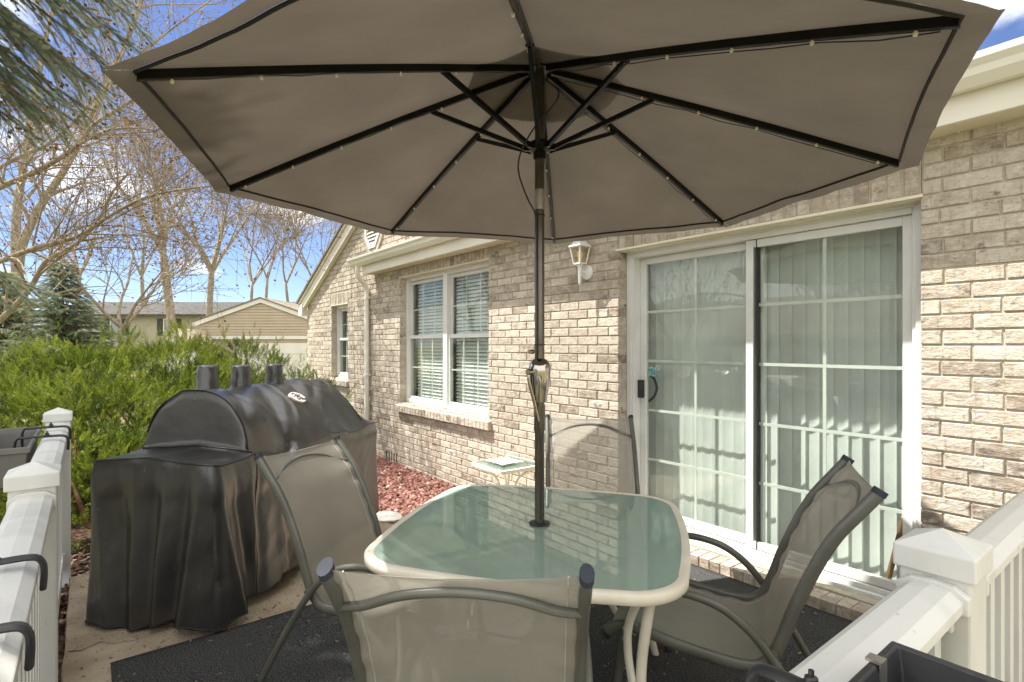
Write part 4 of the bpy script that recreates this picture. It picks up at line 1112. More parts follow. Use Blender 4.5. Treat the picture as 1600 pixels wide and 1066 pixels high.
for a in RIBA:
    b = MB(); ca, sa = math.cos(a), math.sin(a); tv = Vector((-sa, ca, 0))
    ps = [upt(0.045 + (RR - 0.045) * i / 10, a, rib_z(0.045 + (RR - 0.045) * i / 10) - 0.014) for i in range(11)]
    b.tube(ps, 0.0088, n=4, side=None, flat=1.0) if False else None
    V = []
    for p in ps:
        for sx, sz in ((-1, -1), (1, -1), (1, 1), (-1, 1)): V.append(p + tv * (0.0085 * sx) + Vector((0, 0, 0.0135 * sz)))
    F = [(i * 4 + j, i * 4 + (j + 1) % 4, (i + 1) * 4 + (j + 1) % 4, (i + 1) * 4 + j) for i in range(10) for j in range(4)] + [(3, 2, 1, 0), (40, 41, 42, 43)]
    b.add(V, F); rb = b.build("rib", BLACK_METAL, umb, bevel=0.002)
    b = MB(); p0 = upt(0.06, a, 2.235); p1 = upt(JR, a, rib_z(JR) - 0.026)
    V = []
    for p in (p0, p1):
        for sx, sz in ((-1, -1), (1, -1), (1, 1), (-1, 1)): V.append(p + tv * (0.0075 * sx) + Vector((0, 0, 0.0095 * sz)))
    b.add(V, [(0, 1, 5, 4), (1, 2, 6, 5), (2, 3, 7, 6), (3, 0, 4, 7), (3, 2, 1, 0), (4, 5, 6, 7)])
    b.tube([p1 - tv * 0.014, p1 + tv * 0.014], 0.0055, n=8)
    b.build("strut", BLACK_METAL, rb)
    for k in range(5):
        b = MB(); r = 0.40 + k * 0.215; tvs = tv if (round(a / (PI / 4)) % 8) in (4, 5, 6, 3) else -tv
        b.lathe([(0, -0.008), (0.0042, -0.0065), (0.006, -0.002), (0.0052, 0.002), (0.003, 0.005), (0, 0.006)], 10, upt(r, a, rib_z(r) - 0.034) + tvs * 0.008)
        b.build("light_bulb", BULB, rb, smooth=True)
    b = MB()
    wp = [upt(0.1 + k * 0.12, a, rib_z(0.1 + k * 0.12) - 0.030 - 0.004 * (k % 2)) + tv * (0.0125 + 0.006 * math.sin(k * 2.3 + a * 3)) for k in range(11)]
    b.tube(wp, 0.0018, n=5); b.build("light_wire", BLACK_PLASTIC, rb)
# fabric: eight panels with hem band beyond the rib ends, wrinkled near the seams
def sst(a, b_, x): t = min(max((x - a) / (b_ - a), 0), 1); return t * t * (3 - 2 * t)
def canopy_pt(a0, t, r, zoff=0.0):
    a = a0 + t * PI / 4
    w = math.cos(PI / 8) / math.cos((t - 0.5) * PI / 4)      # straight octagon side
    edge = 1 - 0.010 * math.sin(PI * t) * (r / RR) ** 2       # slightly hollow hem
    rr = r * w * edge
    z = rib_z(r) + zoff
    z -= 0.018 * math.sin(PI * t) * math.sin(PI * min(r / RR, 1))
    p = upt(rr, a, z)
    k = max(0.0, (r / RR - 0.55) / 0.45)
    wr = 0.003 * k * noise.noise((t * 9 + a0 * 7, r * 2.2, a0)) + 0.010 * noise.noise((p.x * 3.1, p.y * 3.1, 3.3)) * min(1, r * 2) * math.sin(PI * t)
    e = min(t, 1 - t)
    wr += 0.0050 * k * k * (1 - sst(0.9, 1.0, r / RR)) * math.sin((t * 85) + 14 * r + a0 * 3) * math.exp(-e * 9) * (1 if e > 0.001 else 0)
    p.z += wr
    return p
b = MB()
NR, NT = 34, 44
for a0 in RIBA:
    b.grid(lambda s, t: canopy_pt(a0, t, 0.05 + (RR + 0.008 - 0.05) * s), NR, NT)
can = b.build("canopy", CANOPY, umb, smooth=True, sharp=0)
b = MB()
for a0 in RIBA:
    def flap(s, t):
        rim = canopy_pt(a0, t, RR + 0.009)
        a = a0 + t * PI / 4; out = Vector((math.cos(a), math.sin(a), 0))
        e = min(t, 1 - t)
        wd = 0.062 + 0.006 * math.exp(-e * 14)
        wv = (0.0025 * noise.noise((t * 22, a0 * 2, 7.7)) + 0.0006 * math.sin(t * 85 + a0 * 3) * math.exp(-e * 8)) * s + 0.005 * noise.noise((t * 9, a0, 4.2)) * s
        return rim + out * (wd * s * 0.93) + Vector((0, 0, -wd * s * 0.30 + wv))
    b.grid(flap, 5, 72)
b.build("hem_flap", CANOPY, can, smooth=True, sharp=0)
b = MB()
for a0 in RIBA: b.tube([canopy_pt(a0, i / 24, RR + 0.004) - Vector((0, 0, 0.004)) for i in range(25)], 0.0048, n=6)
b.build("hem_piping", HEM, can, smooth=True)
b = MB()
for a0 in RIBA:
    b.grid(lambda s, t: canopy_pt(a0, t, 0.02 + 0.30 * s, 0.04 * (1 - s * 0.35)), 6, 8)
b.build("vent_cap", CANOPY, can, smooth=True, sharp=0)
b = MB()
cd = [C0 + R_ * 0.02 - Fw * 0.02 + Vector((0, 0, 2.50)), C0 + R_ * 0.075 - Fw * 0.03 + Vector((0, 0, 2.43)), C0 - R_ * 0.02 - Fw * 0.05 + Vector((0, 0, 2.30)), C0 - R_ * 0.075 - Fw * 0.055 + Vector((0, 0, 2.20)),
      C0 - R_ * 0.085 - Fw * 0.05 + Vector((0, 0, 2.12)), C0 - R_ * 0.05 - Fw * 0.04 + Vector((0, 0, 2.02)), C0 - R_ * 0.016 - Fw * 0.024 + Vector((0, 0, 1.95)), C0 - R_ * 0.012 - Fw * 0.021 + Vector((0, 0, 1.80)),
      C0 - R_ * 0.012 - Fw * 0.021 + Vector((0, 0, 1.42)), C0 - R_ * 0.035 - Fw * 0.035 + Vector((0, 0, 1.33)), C0 - R_ * 0.012 - Fw * 0.026 + Vector((0, 0, 1.15)), C0 + R_ * 0.004 - Fw * 0.0225 + Vector((0, 0, 1.05)), C0 + R_ * 0.003 - Fw * 0.022 + Vector((0, 0, 0.74))]
b.tube(smooth_path(cd, 5), 0.0035, n=6); b.build("power_cord", BLACK_PLASTIC, umb, smooth=True)
b = MB()
for zz in (1.96, 1.44, 1.13): b.tube([(TX, TY, zz), (TX, TY, zz + 0.006)], 0.0215, n=16)
b.build("cable_tie", BLACK_PLASTIC, umb)
b = MB(); b.lathe([(0.0, 0.012), (0.23, 0.012), (0.235, 0.035), (0.20, 0.06), (0.06, 0.085), (0.035, 0.10), (0.033, 0.32), (0.0197, 0.32)], 32, (TX, TY, 0)); b.build("weighted_base", BLACK_METAL, umb, smooth=True, sharp=40)

# ------------------------------------------------------------------ side table
st = thing("side_table", "small cream side table with square glass top against the brick wall", "table", (-3.63, 2.79, 0))
b = MB(); HS = 0.225
i_, o_ = sq_ring(HS - 0.016, 0.03, 0.006, 6), sq_ring(HS, 0.04, 0.006, 6)
ring_sweep(b, [(i_, 0.436), (i_, 0.4525), (o_, 0.450), (o_, 0.424), (sq_ring(HS - 0.02, 0.03, 0.006, 6), 0.424), (sq_ring(HS - 0.02, 0.03, 0.006, 6), 0.4355)])
b.build("rim", CREAM_METAL, st, local=True, smooth=True, sharp=40)
b = MB(); b.prism(sq_ring(HS - 0.0165, 0.03, 0.006, 6), lambda p, q, d: (p, q, d), 0.443, 0.449); b.build("glass_top", SIDE_GLASS, st, local=True)
for k in range(4):
    a = PI / 4 + k * PI / 2; c, s = math.cos(a), math.sin(a); b = MB()
    b.tube(smooth_path([(c * r, s * r, zz) for r, zz in ((0.27, 0.43), (0.20, 0.40), (0.10, 0.33), (0.065, 0.24), (0.08, 0.15), (0.16, 0.06), (0.25, 0.012))]), 0.010, n=8)
    b.build("leg", CREAM_METAL, st, local=True, smooth=True, sharp=60)
pl = MB()
def pt_(s, t):
    x, y = 2 * s - 1, 2 * t - 1; e = max(abs(x), abs(y))
    return (-3.64 + 0.115 * x * (1 - 0.14 * (1 - y * y)), 2.77 + 0.115 * y * (1 - 0.14 * (1 - x * x)), 0.4555 + 0.016 * e ** 4)
pl.grid(pt_, 16, 16)
o = pl.build("square_dish", CERAMIC, smooth=True, sharp=0)
sd_ = o.modifiers.new("thick", 'SOLIDIFY'); sd_.thickness = 0.004
tag(o, "white square dish with pinched sides lying on the small side table", "dish")

# ------------------------------------------------------------------ covered grill
GU = (0.984, 0.176); GVv = (0.176, -0.984)
GO = (2.70, -1.485)
def gpt(u, v, z): return fr(GO[0] + GU[0] * u + GVv[0] * v, GO[1] + GU[1] * u + GVv[1] * v, z)
gl, gw = 1.95, 0.72
go = gpt(gl / 2, gw / 2, 0)
grill = thing("covered_grill", "long barrel grill under a wrinkled black vinyl cover with three chimney stubs", "grill", go)
def sst(a, b_, x): t = min(max((x - a) / (b_ - a), 0), 1); return t * t * (3 - 2 * t)
UB0, UB1 = 0.33, 1.68
def gtop(u, v):
    shelf = 0.845 + 0.03 * (1 - abs(2 * v / gw - 1)) - 0.012 * math.sin(PI * min(u / UB0, 1))
    q = (v - 0.385) / 0.335
    ell = math.sqrt(max(0.0, 1 - abs(q) ** 2.2)) if abs(q) < 1 else 0.0
    bar = 0.80 + 0.385 * ell
    if v < 0.385:                                   # cloth stretched from the lid down to the front shelf
        lin = 0.80 + 0.385 * (1 - (1 - v / 0.385) ** 1.35)
        k = sst(0.45, 0.95, u); bar = bar * (1 - k) + lin * k
        fold = math.exp(-((u - 0.62 - 0.25 * (v / 0.385)) / 0.07) ** 2) * 0.05 * (1 - v / 0.385)
        bar -= fold
    end = 0.80 + 0.03 * (1 - abs(2 * v / gw - 1))
    k0 = sst(UB0 - 0.012, UB0 + 0.012, u); k1 = sst(UB1, UB1 + 0.22, u)
    z = shelf * (1 - k0) + bar * k0
    z = z * (1 - k1) + end * k1
    p = (u * 3.2, v * 3.2, 1.7)
    rg = 1 - abs(2.2 * noise.noise((u * 2.6 + v * 1.5, v * 3.4 - u * 0.8, 6.1)))
    z += 0.034 * max(0, rg - 0.66) * k0 * (1 - k1) * (1.25 - v / gw) - 0.016 * max(0, 1 - abs(3 * noise.noise((u * 3.1 - v * 2, v * 2.2, 9.3)))) * k0 * (1 - k1)
    z += 0.016 * noise.noise(p) * (0.4 + k0) + 0.003 * noise.noise((u * 9, v * 9, 4.0)) + 0.012 * math.sin(u * 7 + v * 9) * k0 * (1 - k1) * max(0, 1 - v / 0.5)
    return z
us = np.concatenate([np.linspace(0, UB0 - 0.014, 14), np.linspace(UB0 - 0.011, UB0 + 0.014, 7), np.linspace(UB0 + 0.03, UB1, 90), np.linspace(UB1 + 0.02, gl, 20)])
vs = np.linspace(0, gw, 56)
rc = 0.05
def corner(u, v):
    """round the plan corners"""
    cu = min(max(u, rc), gl - rc); cv = min(max(v, rc), gw - rc)
    du, dv = u - cu, v - cv
    if abs(du) > 1e-9 and abs(dv) > 1e-9:
        m_ = max(abs(du), abs(dv)); l = math.hypot(du, dv); return cu + du / l * m_, cv + dv / l * m_
    return u, v
b = MB(); V = []
for u in us:
    for v in vs:
        cu, cv = corner(u, v); V.append(gpt(cu, cv, gtop(u, v)))
nv_ = len(vs)
b.add(V, [(i * nv_ + j, (i + 1) * nv_ + j, (i + 1) * nv_ + j + 1, i * nv_ + j + 1) for i in range(len(us) - 1) for j in range(nv_ - 1)])
# skirt: perimeter walk, vertical folds growing towards the ground
per = [(u, 0.0, 0, -1) for u in us] + [(gl, v, 1, 0) for v in vs[1:]] + [(u, gw, 0, 1) for u in us[::-1][1:]] + [(0.0, v, -1, 0) for v in vs[::-1][1:]]
dens = []
for (u, v, nu, nv2), (u2, v2, _, _) in zip(per, per[1:]):
    L_ = math.hypot(u2 - u, v2 - v); k = max(1, int(L_ / 0.009))
    for i in range(k): dens.append((u + (u2 - u) * i / k, v + (v2 - v) * i / k, nu, nv2))
dens.append(per[-1])
folds = []                                        # (distance, width, amplitude, lean)
S_ = [0.0]
for p, q in zip(dens, dens[1:]): S_.append(S_[-1] + math.hypot(q[0] - p[0], q[1] - p[1]))
tot = S_[-1]
fr_ = random.Random(11)
for sp, w_, am, ln in ((0.03, 0.06, 0.070, 0.10), (0.15, 0.055, -0.055, 0.13), (0.27, 0.05, 0.055, 0.06), (0.36, 0.05, -0.05, -0.03), (0.52, 0.07, 0.030, 0.04), (0.75, 0.09, -0.025, 0.05), (1.05, 0.08, 0.022, -0.04), (1.35, 0.09, -0.020, 0.03), (1.65, 0.09, 0.018, 0.0),
                       (tot - 0.05, 0.05, 0.060, -0.09), (tot - 0.13, 0.045, -0.065, -0.10), (tot - 0.24, 0.05, 0.070, -0.06), (tot - 0.33, 0.05, -0.06, -0.02), (tot - 0.44, 0.055, 0.050, 0.02), (tot - 0.54, 0.05, -0.04, 0.06), (tot - 0.69, 0.07, 0.045, 0.13)):
    folds.append((sp, w_, am, ln))
for i in range(12): folds.append((fr_.random() * tot, 0.010 + 0.015 * fr_.random(), 0.011 * (fr_.random() - 0.5) * 2, 0.22 * (fr_.random() - 0.5)))
NZ = 40; V = []
for (u, v, nu, nv2), s in zip(dens, S_):
    cu, cv = corner(u, v); zt0 = gtop(u, v)
    zb0 = 0.05 + 0.022 * math.sin(s * 5.1) + 0.015 * math.sin(s * 13.7) - 0.02 * (1 if v > 0.6 or u < 0.2 else 0)
    if 0.5 < u < 1.2 and v == 0: zb0 += 0.03
    du, dv = (cu - min(max(cu, rc), gl - rc)), (cv - min(max(cv, rc), gw - rc)); l = math.hypot(du, dv)
    if l > 1e-6: nu, nv2 = du / l, dv / l
    for k in range(NZ + 1):
        t = k / NZ
        o_ = 0.0
        for sp, w_, am, ln in folds:
            d = (s - sp - ln * t + tot / 2) % tot - tot / 2
            if abs(d) < 5 * w_: o_ += am * math.exp(-(abs(d) / (w_ * (0.50 + 0.75 * t))) ** (1.12 if am > 0 else 1.7)) * (t ** 0.85)
        o_ += 0.014 * noise.noise((s * 2.6 + t * 1.2, t * 1.3, 8.0)) * t ** 0.5 + 0.004 * noise.noise((s * 9 + t * 6, t * 4, 2.0)) * min(1, t * 4)
        o_ += 0.025 * t + 0.01 * math.sin(min(t * 12, PI)) * 1.0
        V.append(gpt(cu + nu * o_, cv + nv2 * o_, zt0 + (zb0 - zt0) * t))
nz = NZ + 1
b.add(V, [(i * nz + k, (i + 1) * nz + k, (i + 1) * nz + k + 1, i * nz + k + 1) for i in range(len(dens) - 1) for k in range(NZ)])
cov = b.build("cover", COVER, grill, smooth=True, sharp=0)
b = MB()
arch = [gpt(UB0 + 0.008, v, gtop(UB0 + 0.016, v) + 0.003) for v in np.linspace(0.03, gw - 0.02, 44)]
b.tube(arch, 0.0055, n=6)
b.tube([gpt(UB0 - 0.016, v, gtop(UB0 - 0.016, v) + 0.004) for v in np.linspace(0.01, gw - 0.01, 30)], 0.0045, n=6)
b.tube([gpt(UB1 + 0.03, v, gtop(UB1 + 0.03, v) + 0.003) for v in np.linspace(0.03, gw - 0.02, 36)], 0.0055, n=6)
for lo_, hi_ in ((0, len(dens) - 1),):
    pts = []
    for i in range(lo_, hi_ + 1):
        u, v, nu, nv2 = dens[i]; cu, cv = corner(u, v); pts.append(gpt(cu + nu * 0.002, cv + nv2 * 0.002, gtop(u, v) - 0.006))
    b.tube(pts, 0.0042, n=6)
b.tube([Vector(V[i * nz + NZ]) for i in range(len(dens))], 0.005, n=6)
sp_i = [min(range(len(S_)), key=lambda i: abs(S_[i] - q)) for q in (UB0,)]
for i in sp_i: b.tube([Vector(V[i * nz + k]) for k in range(nz)], 0.004, n=6)
b.build("piping", SEAM, cov, smooth=True)
for i, (u, h) in enumerate(((0.50, 0.0), (0.80, 0.005), (1.16, -0.005))):
    b = MB(); v0 = 0.44; zb_ = gtop(u, v0) - 0.02
    c = gpt(u, v0, 0); lean = 0.012 * (i - 1)
    def sk(s, t):
        a = 2 * PI * t
        if s < 0.8: r = 0.066 - 0.012 * (s / 0.8) + 0.0035 * noise.noise((math.cos(a) * 2 + i * 5, math.sin(a) * 2, s * 4)) + 0.006 * math.exp(-s * 20); zz = zb_ + (0.15 + h) * s / 0.8
        else: r = 0.054 * (1 - ((s - 0.8) / 0.2) ** 2 * 0.995); zz = zb_ + 0.15 + h + 0.008 * math.sin((s - 0.8) / 0.2 * PI / 2) + 0.003 * noise.noise((a, s * 5, i))
        return (c.x + r * math.cos(a) + lean * s, c.y + r * math.sin(a), zz)
    b.grid(sk, 20, 28); b.build("chimney_cover", COVER, grill, smooth=True, sharp=0)
# oval badge stitched on the lid, with its lettering
ub, vb_ = 1.12, 0.235
pc = gpt(ub, vb_, gtop(ub, vb_)); e_u = (gpt(ub + 0.06, vb_, gtop(ub + 0.06, vb_)) - gpt(ub - 0.06, vb_, gtop(ub - 0.06, vb_))).normalized()
e_v = (gpt(ub, vb_ + 0.04, gtop(ub, vb_ + 0.04)) - gpt(ub, vb_ - 0.04, gtop(ub, vb_ - 0.04))).normalized()
nb = e_u.cross(e_v).normalized()
if nb.z < 0: nb = -nb
e_v = nb.cross(e_u).normalized()
pc = pc + nb * 0.010
b = MB()
ell_ = [(0.088 * math.cos(a), 0.050 * math.sin(a)) for a in np.linspace(0, 2 * PI, 40, endpoint=False)]
b.prism(ell_, lambda p, q, d: pc + e_u * p + e_v * q + nb * d, -0.012, 0.002)
bd = b.build("badge", BADGE, grill)
for txt, sz, ox, oy in (("Char", 0.052, -0.066, 0.001), ("Griller", 0.046, -0.040, -0.031)):
    cu_ = bpy.data.curves.new("lettering", 'FONT'); cu_.body = txt; cu_.size = sz; cu_.shear = 0.35; cu_.extrude = 0.0008; cu_.offset = 0.0006
    cu_.materials.append(BADGE_INK)
    tmp = bpy.data.objects.new("lettering_curve", cu_); col.objects.link(tmp)
    me_ = bpy.data.meshes.new_from_object(tmp.evaluated_get(bpy.context.evaluated_depsgraph_get()))
    bpy.data.objects.remove(tmp)
    lo = bpy.data.objects.new("lettering", me_); col.objects.link(lo); lo.parent = bd
    Mr = Matrix((e_u, e_v, nb)).transposed().to_4x4()
    lo.matrix_local = Matrix.Translation(pc + e_u * ox + e_v * oy + nb * 0.0035 - origin(bd)) @ Mr
wc = gpt(0.62, 0.10, 0.085)
axis = (gpt(0, 1, 0) - gpt(0, 0, 0)).normalized()
Mw = Matrix.Translation(wc) @ axis.to_track_quat('Z', 'Y').to_matrix().to_4x4()
b = MB(); b.lathe([(0.03, -0.02), (0.075, -0.022), (0.085, -0.012), (0.085, 0.012), (0.075, 0.022), (0.03, 0.02)], 28, M=Mw); b.build("wheel", RUBBER, grill, smooth=True, sharp=40)

# ------------------------------------------------------------------ plants
def frames(d, roll):
    """orthonormal frames (n,3,3) whose first axis is d"""
    d = d / np.linalg.norm(d, axis=1, keepdims=True)
    up = np.where(np.abs(d[:, 2:3]) > 0.95, np.array([[1.0, 0, 0]]), np.array([[0, 0, 1.0]]))
    a = np.cross(up, d); a /= np.linalg.norm(a, axis=1, keepdims=True)
    c = np.cross(d, a)
    cr_, sr = np.cos(roll)[:, None], np.sin(roll)[:, None]
    return np.stack([d, a * cr_ + c * sr, -a * sr + c * cr_], axis=1)
def stamp(tV, tF, pos, dirs, scale, roll, tone, tjit=0.12):
    n = len(pos); R3 = frames(dirs, roll)
    V = np.einsum('kj,njl->nkl', tV, R3) * scale[:, None, None] + pos[:, None, :]
    F = tF[None] + (np.arange(n) * len(tV))[:, None, None]
    T = np.repeat(tone, len(tF)) + rng.normal(0, tjit, n * len(tF))
    return V.reshape(-1, 3), F.reshape(-1, tF.shape[1]), np.clip(T, 0, 1)

def juniper_spray():
    V, F = [], []
    def leaf(p, d, l, w, nz_):
        d = np.array(d, float); d /= np.linalg.norm(d); s = np.cross(d, nz_); s /= np.linalg.norm(s)
        i = len(V); V.extend([p - s * w * 0.3, p + d * l * 0.45 + s * w, p + d * l, p + d * l * 0.45 - s * w]); F.append((i, i + 1, i + 2, i + 3))
    for k in range(12):
        t = k / 12
        for sd in (-1, 1):
            an = 0.62 - 0.22 * t
            nzv = np.array([0.15 * sd, 0.5 * math.sin(k * 1.7), 1.0]); 
            leaf(np.array([t * 0.86, 0, 0.05 * math.sin(k * 2.1)]), (math.cos(an), sd * math.sin(an), 0.25 * math.sin(k * 2.4 + sd)), 0.34 * (1 - 0.5 * t), 0.023, nzv)
    leaf(np.array([0.8, 0, 0.0]), (1, 0, 0.05), 0.26, 0.024, np.array([0, 0.3, 1.0]))
    return np.array(V), np.array(F)
def build_juniper():
    t = thing("juniper_shrub", "wide spreading yellow-green juniper shrub behind the fence and covered grill", "shrub", fr(6.0, -4.4, -0.15))
    lobes = [(5.15, -3.95, 0.95, 1.22), (5.3, -5.0, 1.0, 1.25), (5.0, -6.0, 1.0, 1.25), (6.1, -3.75, 1.05, 1.50), (6.3, -4.8, 1.1, 1.60), (6.0, -5.9, 1.1, 1.52), (7.0, -3.55, 0.85, 1.56), (7.2, -4.4, 1.0, 1.66),
             (6.75, -3.0, 0.66, 1.32), (6.2, -3.05, 0.6, 1.05), (5.6, -3.3, 0.6, 1.02), (7.1, -2.62, 0.45, 1.12), (5.5, -6.9, 1.0, 1.3), (4.75, -3.6, 0.55, 0.72), (4.6, -4.6, 0.7, 0.75)]
    pos, dr, sc, tn = [], [], [], []
    for fw, rt, rad, h in lobes:
        c = fr(fw, rt, -0.15); nc = int(44 * rad * max(h, 0.8))
        u = rng.normal(size=(nc, 3)); u /= np.linalg.norm(u, axis=1, keepdims=True); u[:, 2] = np.abs(u[:, 2]) * 1.05 - 0.08
        cc = np.array(c)[None] + u * np.array([rad, rad, h * 1.06])[None] * (0.76 + 0.22 * rng.random(nc))[:, None]
        for q, uu in zip(cc, u):
            n = 42; r_ = 0.15 + 0.13 * rng.random(); w = rng.normal(size=(n, 3)); w /= np.linalg.norm(w, axis=1, keepdims=True)
            w = w + uu * 0.85 + np.array([0, 0, 0.18]); w /= np.linalg.norm(w, axis=1, keepdims=True)
            pos.append(q + w * np.array([1, 1, 0.75]) * (r_ * (0.55 + 0.5 * rng.random(n)))[:, None])
            dr.append(w * 0.8 + uu * 0.65 + np.array([0, 0, 0.24]) + rng.normal(0, 0.28, (n, 3)))
            sc.append(0.075 + 0.075 * rng.random(n)); tn.append(0.20 + 0.48 * rng.random() + 0.26 * rng.random(n) - 0.6 * (rng.random(n) < 0.03))
        # taller leaders breaking the outline
        m = int(48 * rad); a = rng.random(m) * 6.28; q = np.sqrt(rng.random(m)) * 0.85
        for ai, qi in zip(a, q):
            base = np.array([c.x + math.cos(ai) * qi * rad, c.y + math.sin(ai) * qi * rad, -0.15 + h * math.sqrt(1 - qi * qi) * 0.98])
            dd = np.array([math.cos(ai) * qi * 1.1, math.sin(ai) * qi * 1.1, 0.9]) + rng.normal(0, 0.22, 3); dd /= np.linalg.norm(dd)
            ln = 0.12 + 0.30 * rng.random()
            for s in np.linspace(0, 1, 7):
                pos.append((base + dd * ln * s)[None]); dr.append((dd + rng.normal(0, 0.34, 3))[None]); sc.append(np.array([0.12 * (1.05 - 0.45 * s)])); tn.append(np.array([0.58 + 0.22 * rng.random()]))
    pos = np.concatenate(pos); dr = np.concatenate(dr); sc = np.concatenate(sc); tn = np.concatenate(tn)
    tV, tF = juniper_spray()
    V, F, T = stamp(tV, tF, pos, dr, sc, rng.random(len(pos)) * 6.28, np.clip(tn, 0.02, 0.98))
    np_mesh("foliage", V, F, JUNIPER, t, T)
    b = MB()
    for fw, rt, rad, h in lobes:
        c = fr(fw, rt, -0.2)
        for k in range(5):
            a = random.random() * 6.28; r = rad * (0.5 + 0.4 * random.random())
            b.tube(smooth_path([c + Vector((0.1 * math.cos(a), 0.1 * math.sin(a), 0)), c + Vector((r * 0.5 * math.cos(a + .3), r * 0.5 * math.sin(a + .3), h * 0.35)), c + Vector((r * math.cos(a), r * math.sin(a), h * 0.62))], 4), [0.03 - 0.0025 * i for i in range(9)], n=5)
    b.build("stem", STEM, t, smooth=True)
build_juniper()

def needle_twig(nn, ln, w, lean=0.5):
    """a twig along +X clothed in needles"""
    V, F = [], []
    for k in range(nn):
        x = (k + 0.5) / nn; a = k * 2.399; d = np.array([lean, math.cos(a) * 0.9, math.sin(a) * 0.9]); d /= np.linalg.norm(d)
        s = np.cross(d, [1, 0, 0]); s /= np.linalg.norm(s); p = np.array([x, 0, 0]); i = len(V)
        V.extend([p - s * w, p + s * w, p + d * ln * (1 - 0.4 * x * x)]); F.append((i, i + 1, i + 2))
    return np.array(V), np.array(F)
def spruce(name, label, base, h, rad, m, nwh, twig, seed, cat="tree", zlo=0.06, tone0=0.45, pick=None, wmul=0.42):
    r = np.random.default_rng(seed); base = Vector(base)
    t = thing(name, label, cat, base)
    b = MB(); b.tube([base, base + Vector((0.03, 0.02, h * 0.5)), base + Vector((0, 0, h))], [0.028 * h * 0.55, 0.017 * h * 0.5, 0.01], n=8)
    pos, dr, sc, tn = [], [], [], []
    for k in range(nwh):
        f = zlo + (1 - zlo) * k / nwh; z0 = h * f; L_ = rad * (1 - f) ** 0.85 * (0.85 + 0.3 * r.random())
        nb_ = 5 + int(r.random() * 3)
        for i in range(nb_):
            a = 6.283 * (i + 0.6 * r.random()) / nb_ + k
            if pick is not None and not pick(a, f): continue
            l = L_ * (0.75 + 0.4 * r.random()); q = []
            for s in np.linspace(0, 1, 6):
                droop = -0.30 * l * s + 0.22 * l * s * s
                q.append(base + Vector((math.cos(a) * l * s, math.sin(a) * l * s, z0 + droop)))
            b.tube(q, [0.022 * l * (1 - 0.8 * s) + 0.003 for s in np.linspace(0, 1, 6)], n=5)
            ns = max(4, int(l / twig * 3.2))
            for s in np.linspace(0.12, 1.0, ns):
                j = min(int(s * 5), 4); p = q[j].lerp(q[j + 1], s * 5 - j); dirb = (q[j + 1] - q[j]).normalized()
                wl_ = ((0.25 + 0.75 * (1 - s)) * l * 0.42) * (1 if wmul < 0.5 else 0.75) + twig * 0.5
                for sd in (-1, 1):
                    sv = Vector((-math.sin(a), math.cos(a), 0)) * sd
                    dd = (dirb * (0.8 + 0.5 * r.random()) + sv * 0.95 + Vector((0, 0, -0.40 - 0.25 * r.random())))
                    dd.normalize(); nn = max(1, int(wl_ / twig))
                    for g in range(nn):
                        pp = p + dd * (twig * 0.9 * g); pos.append(tuple(pp)); dr.append(tuple(dd + Vector(tuple(r.normal(0, 0.16, 3))))); sc.append(twig * (0.9 + 0.3 * r.random())); tn.append(tone0 + 0.25 * r.random() + 0.12 * g / nn)
                        if g > 0 and r.random() < 0.6:
                            d2 = dd + dirb * 0.9 * (1 if r.random() < 0.7 else -0.6) + Vector((0, 0, -0.2)); pos.append(tuple(pp)); dr.append(tuple(d2)); sc.append(twig * 0.8); tn.append(tone0 + 0.25 * r.random())
            pos.append(tuple(q[-1])); dr.append(tuple(dirb)); sc.append(twig); tn.append(tone0 + 0.35)
    b.build("trunk", STEM, t, smooth=True)
    return t, np.array(pos), np.array(dr), np.array(sc), np.array(tn)
# near blue spruce: its trunk stands outside the frame, boughs hang in at the top left
sb = fr(2.3, -5.2, -0.2)
def near_pick(a, f):
    d = (a + PI) % (2 * PI) - PI
    return f > 0.46 or -1.5 < d < 0.30
t, p_, d_, s_, n_ = spruce("blue_spruce", "tall blue spruce whose drooping boughs hang in at the top left", sb, 10.0, 4.2, SPRUCE, 40, 0.24, 5, zlo=0.33, tone0=0.42, pick=near_pick)
bp, bd_, bs, bt = [], [], [], []
br = random.Random(77)
boughs = [(205, 8, 4.7), (222, 42, 4.6), (198, 66, 4.5), (172, 60, 4.9), (160, 92, 4.3), (150, 128, 4.4), (165, 150, 4.7), (128, 168, 4.2), (112, 188, 4.5), (92, 200, 4.3), (70, 178, 4.0), (48, 205, 4.4), (22, 190, 4.1), (118, 120, 3.9),
          (95, 95, 3.8), (70, 140, 3.9), (40, 160, 3.7), (15, 120, 3.7), (60, 60, 3.8), (130, 40, 4.2), (100, 20, 4.0), (150, -10, 4.4), (30, 30, 3.8), (5, 75, 3.9), (85, 150, 4.6), (30, 100, 4.5), (62, 452, 4.3), (40, 440, 4.5)]
bb_ = MB()
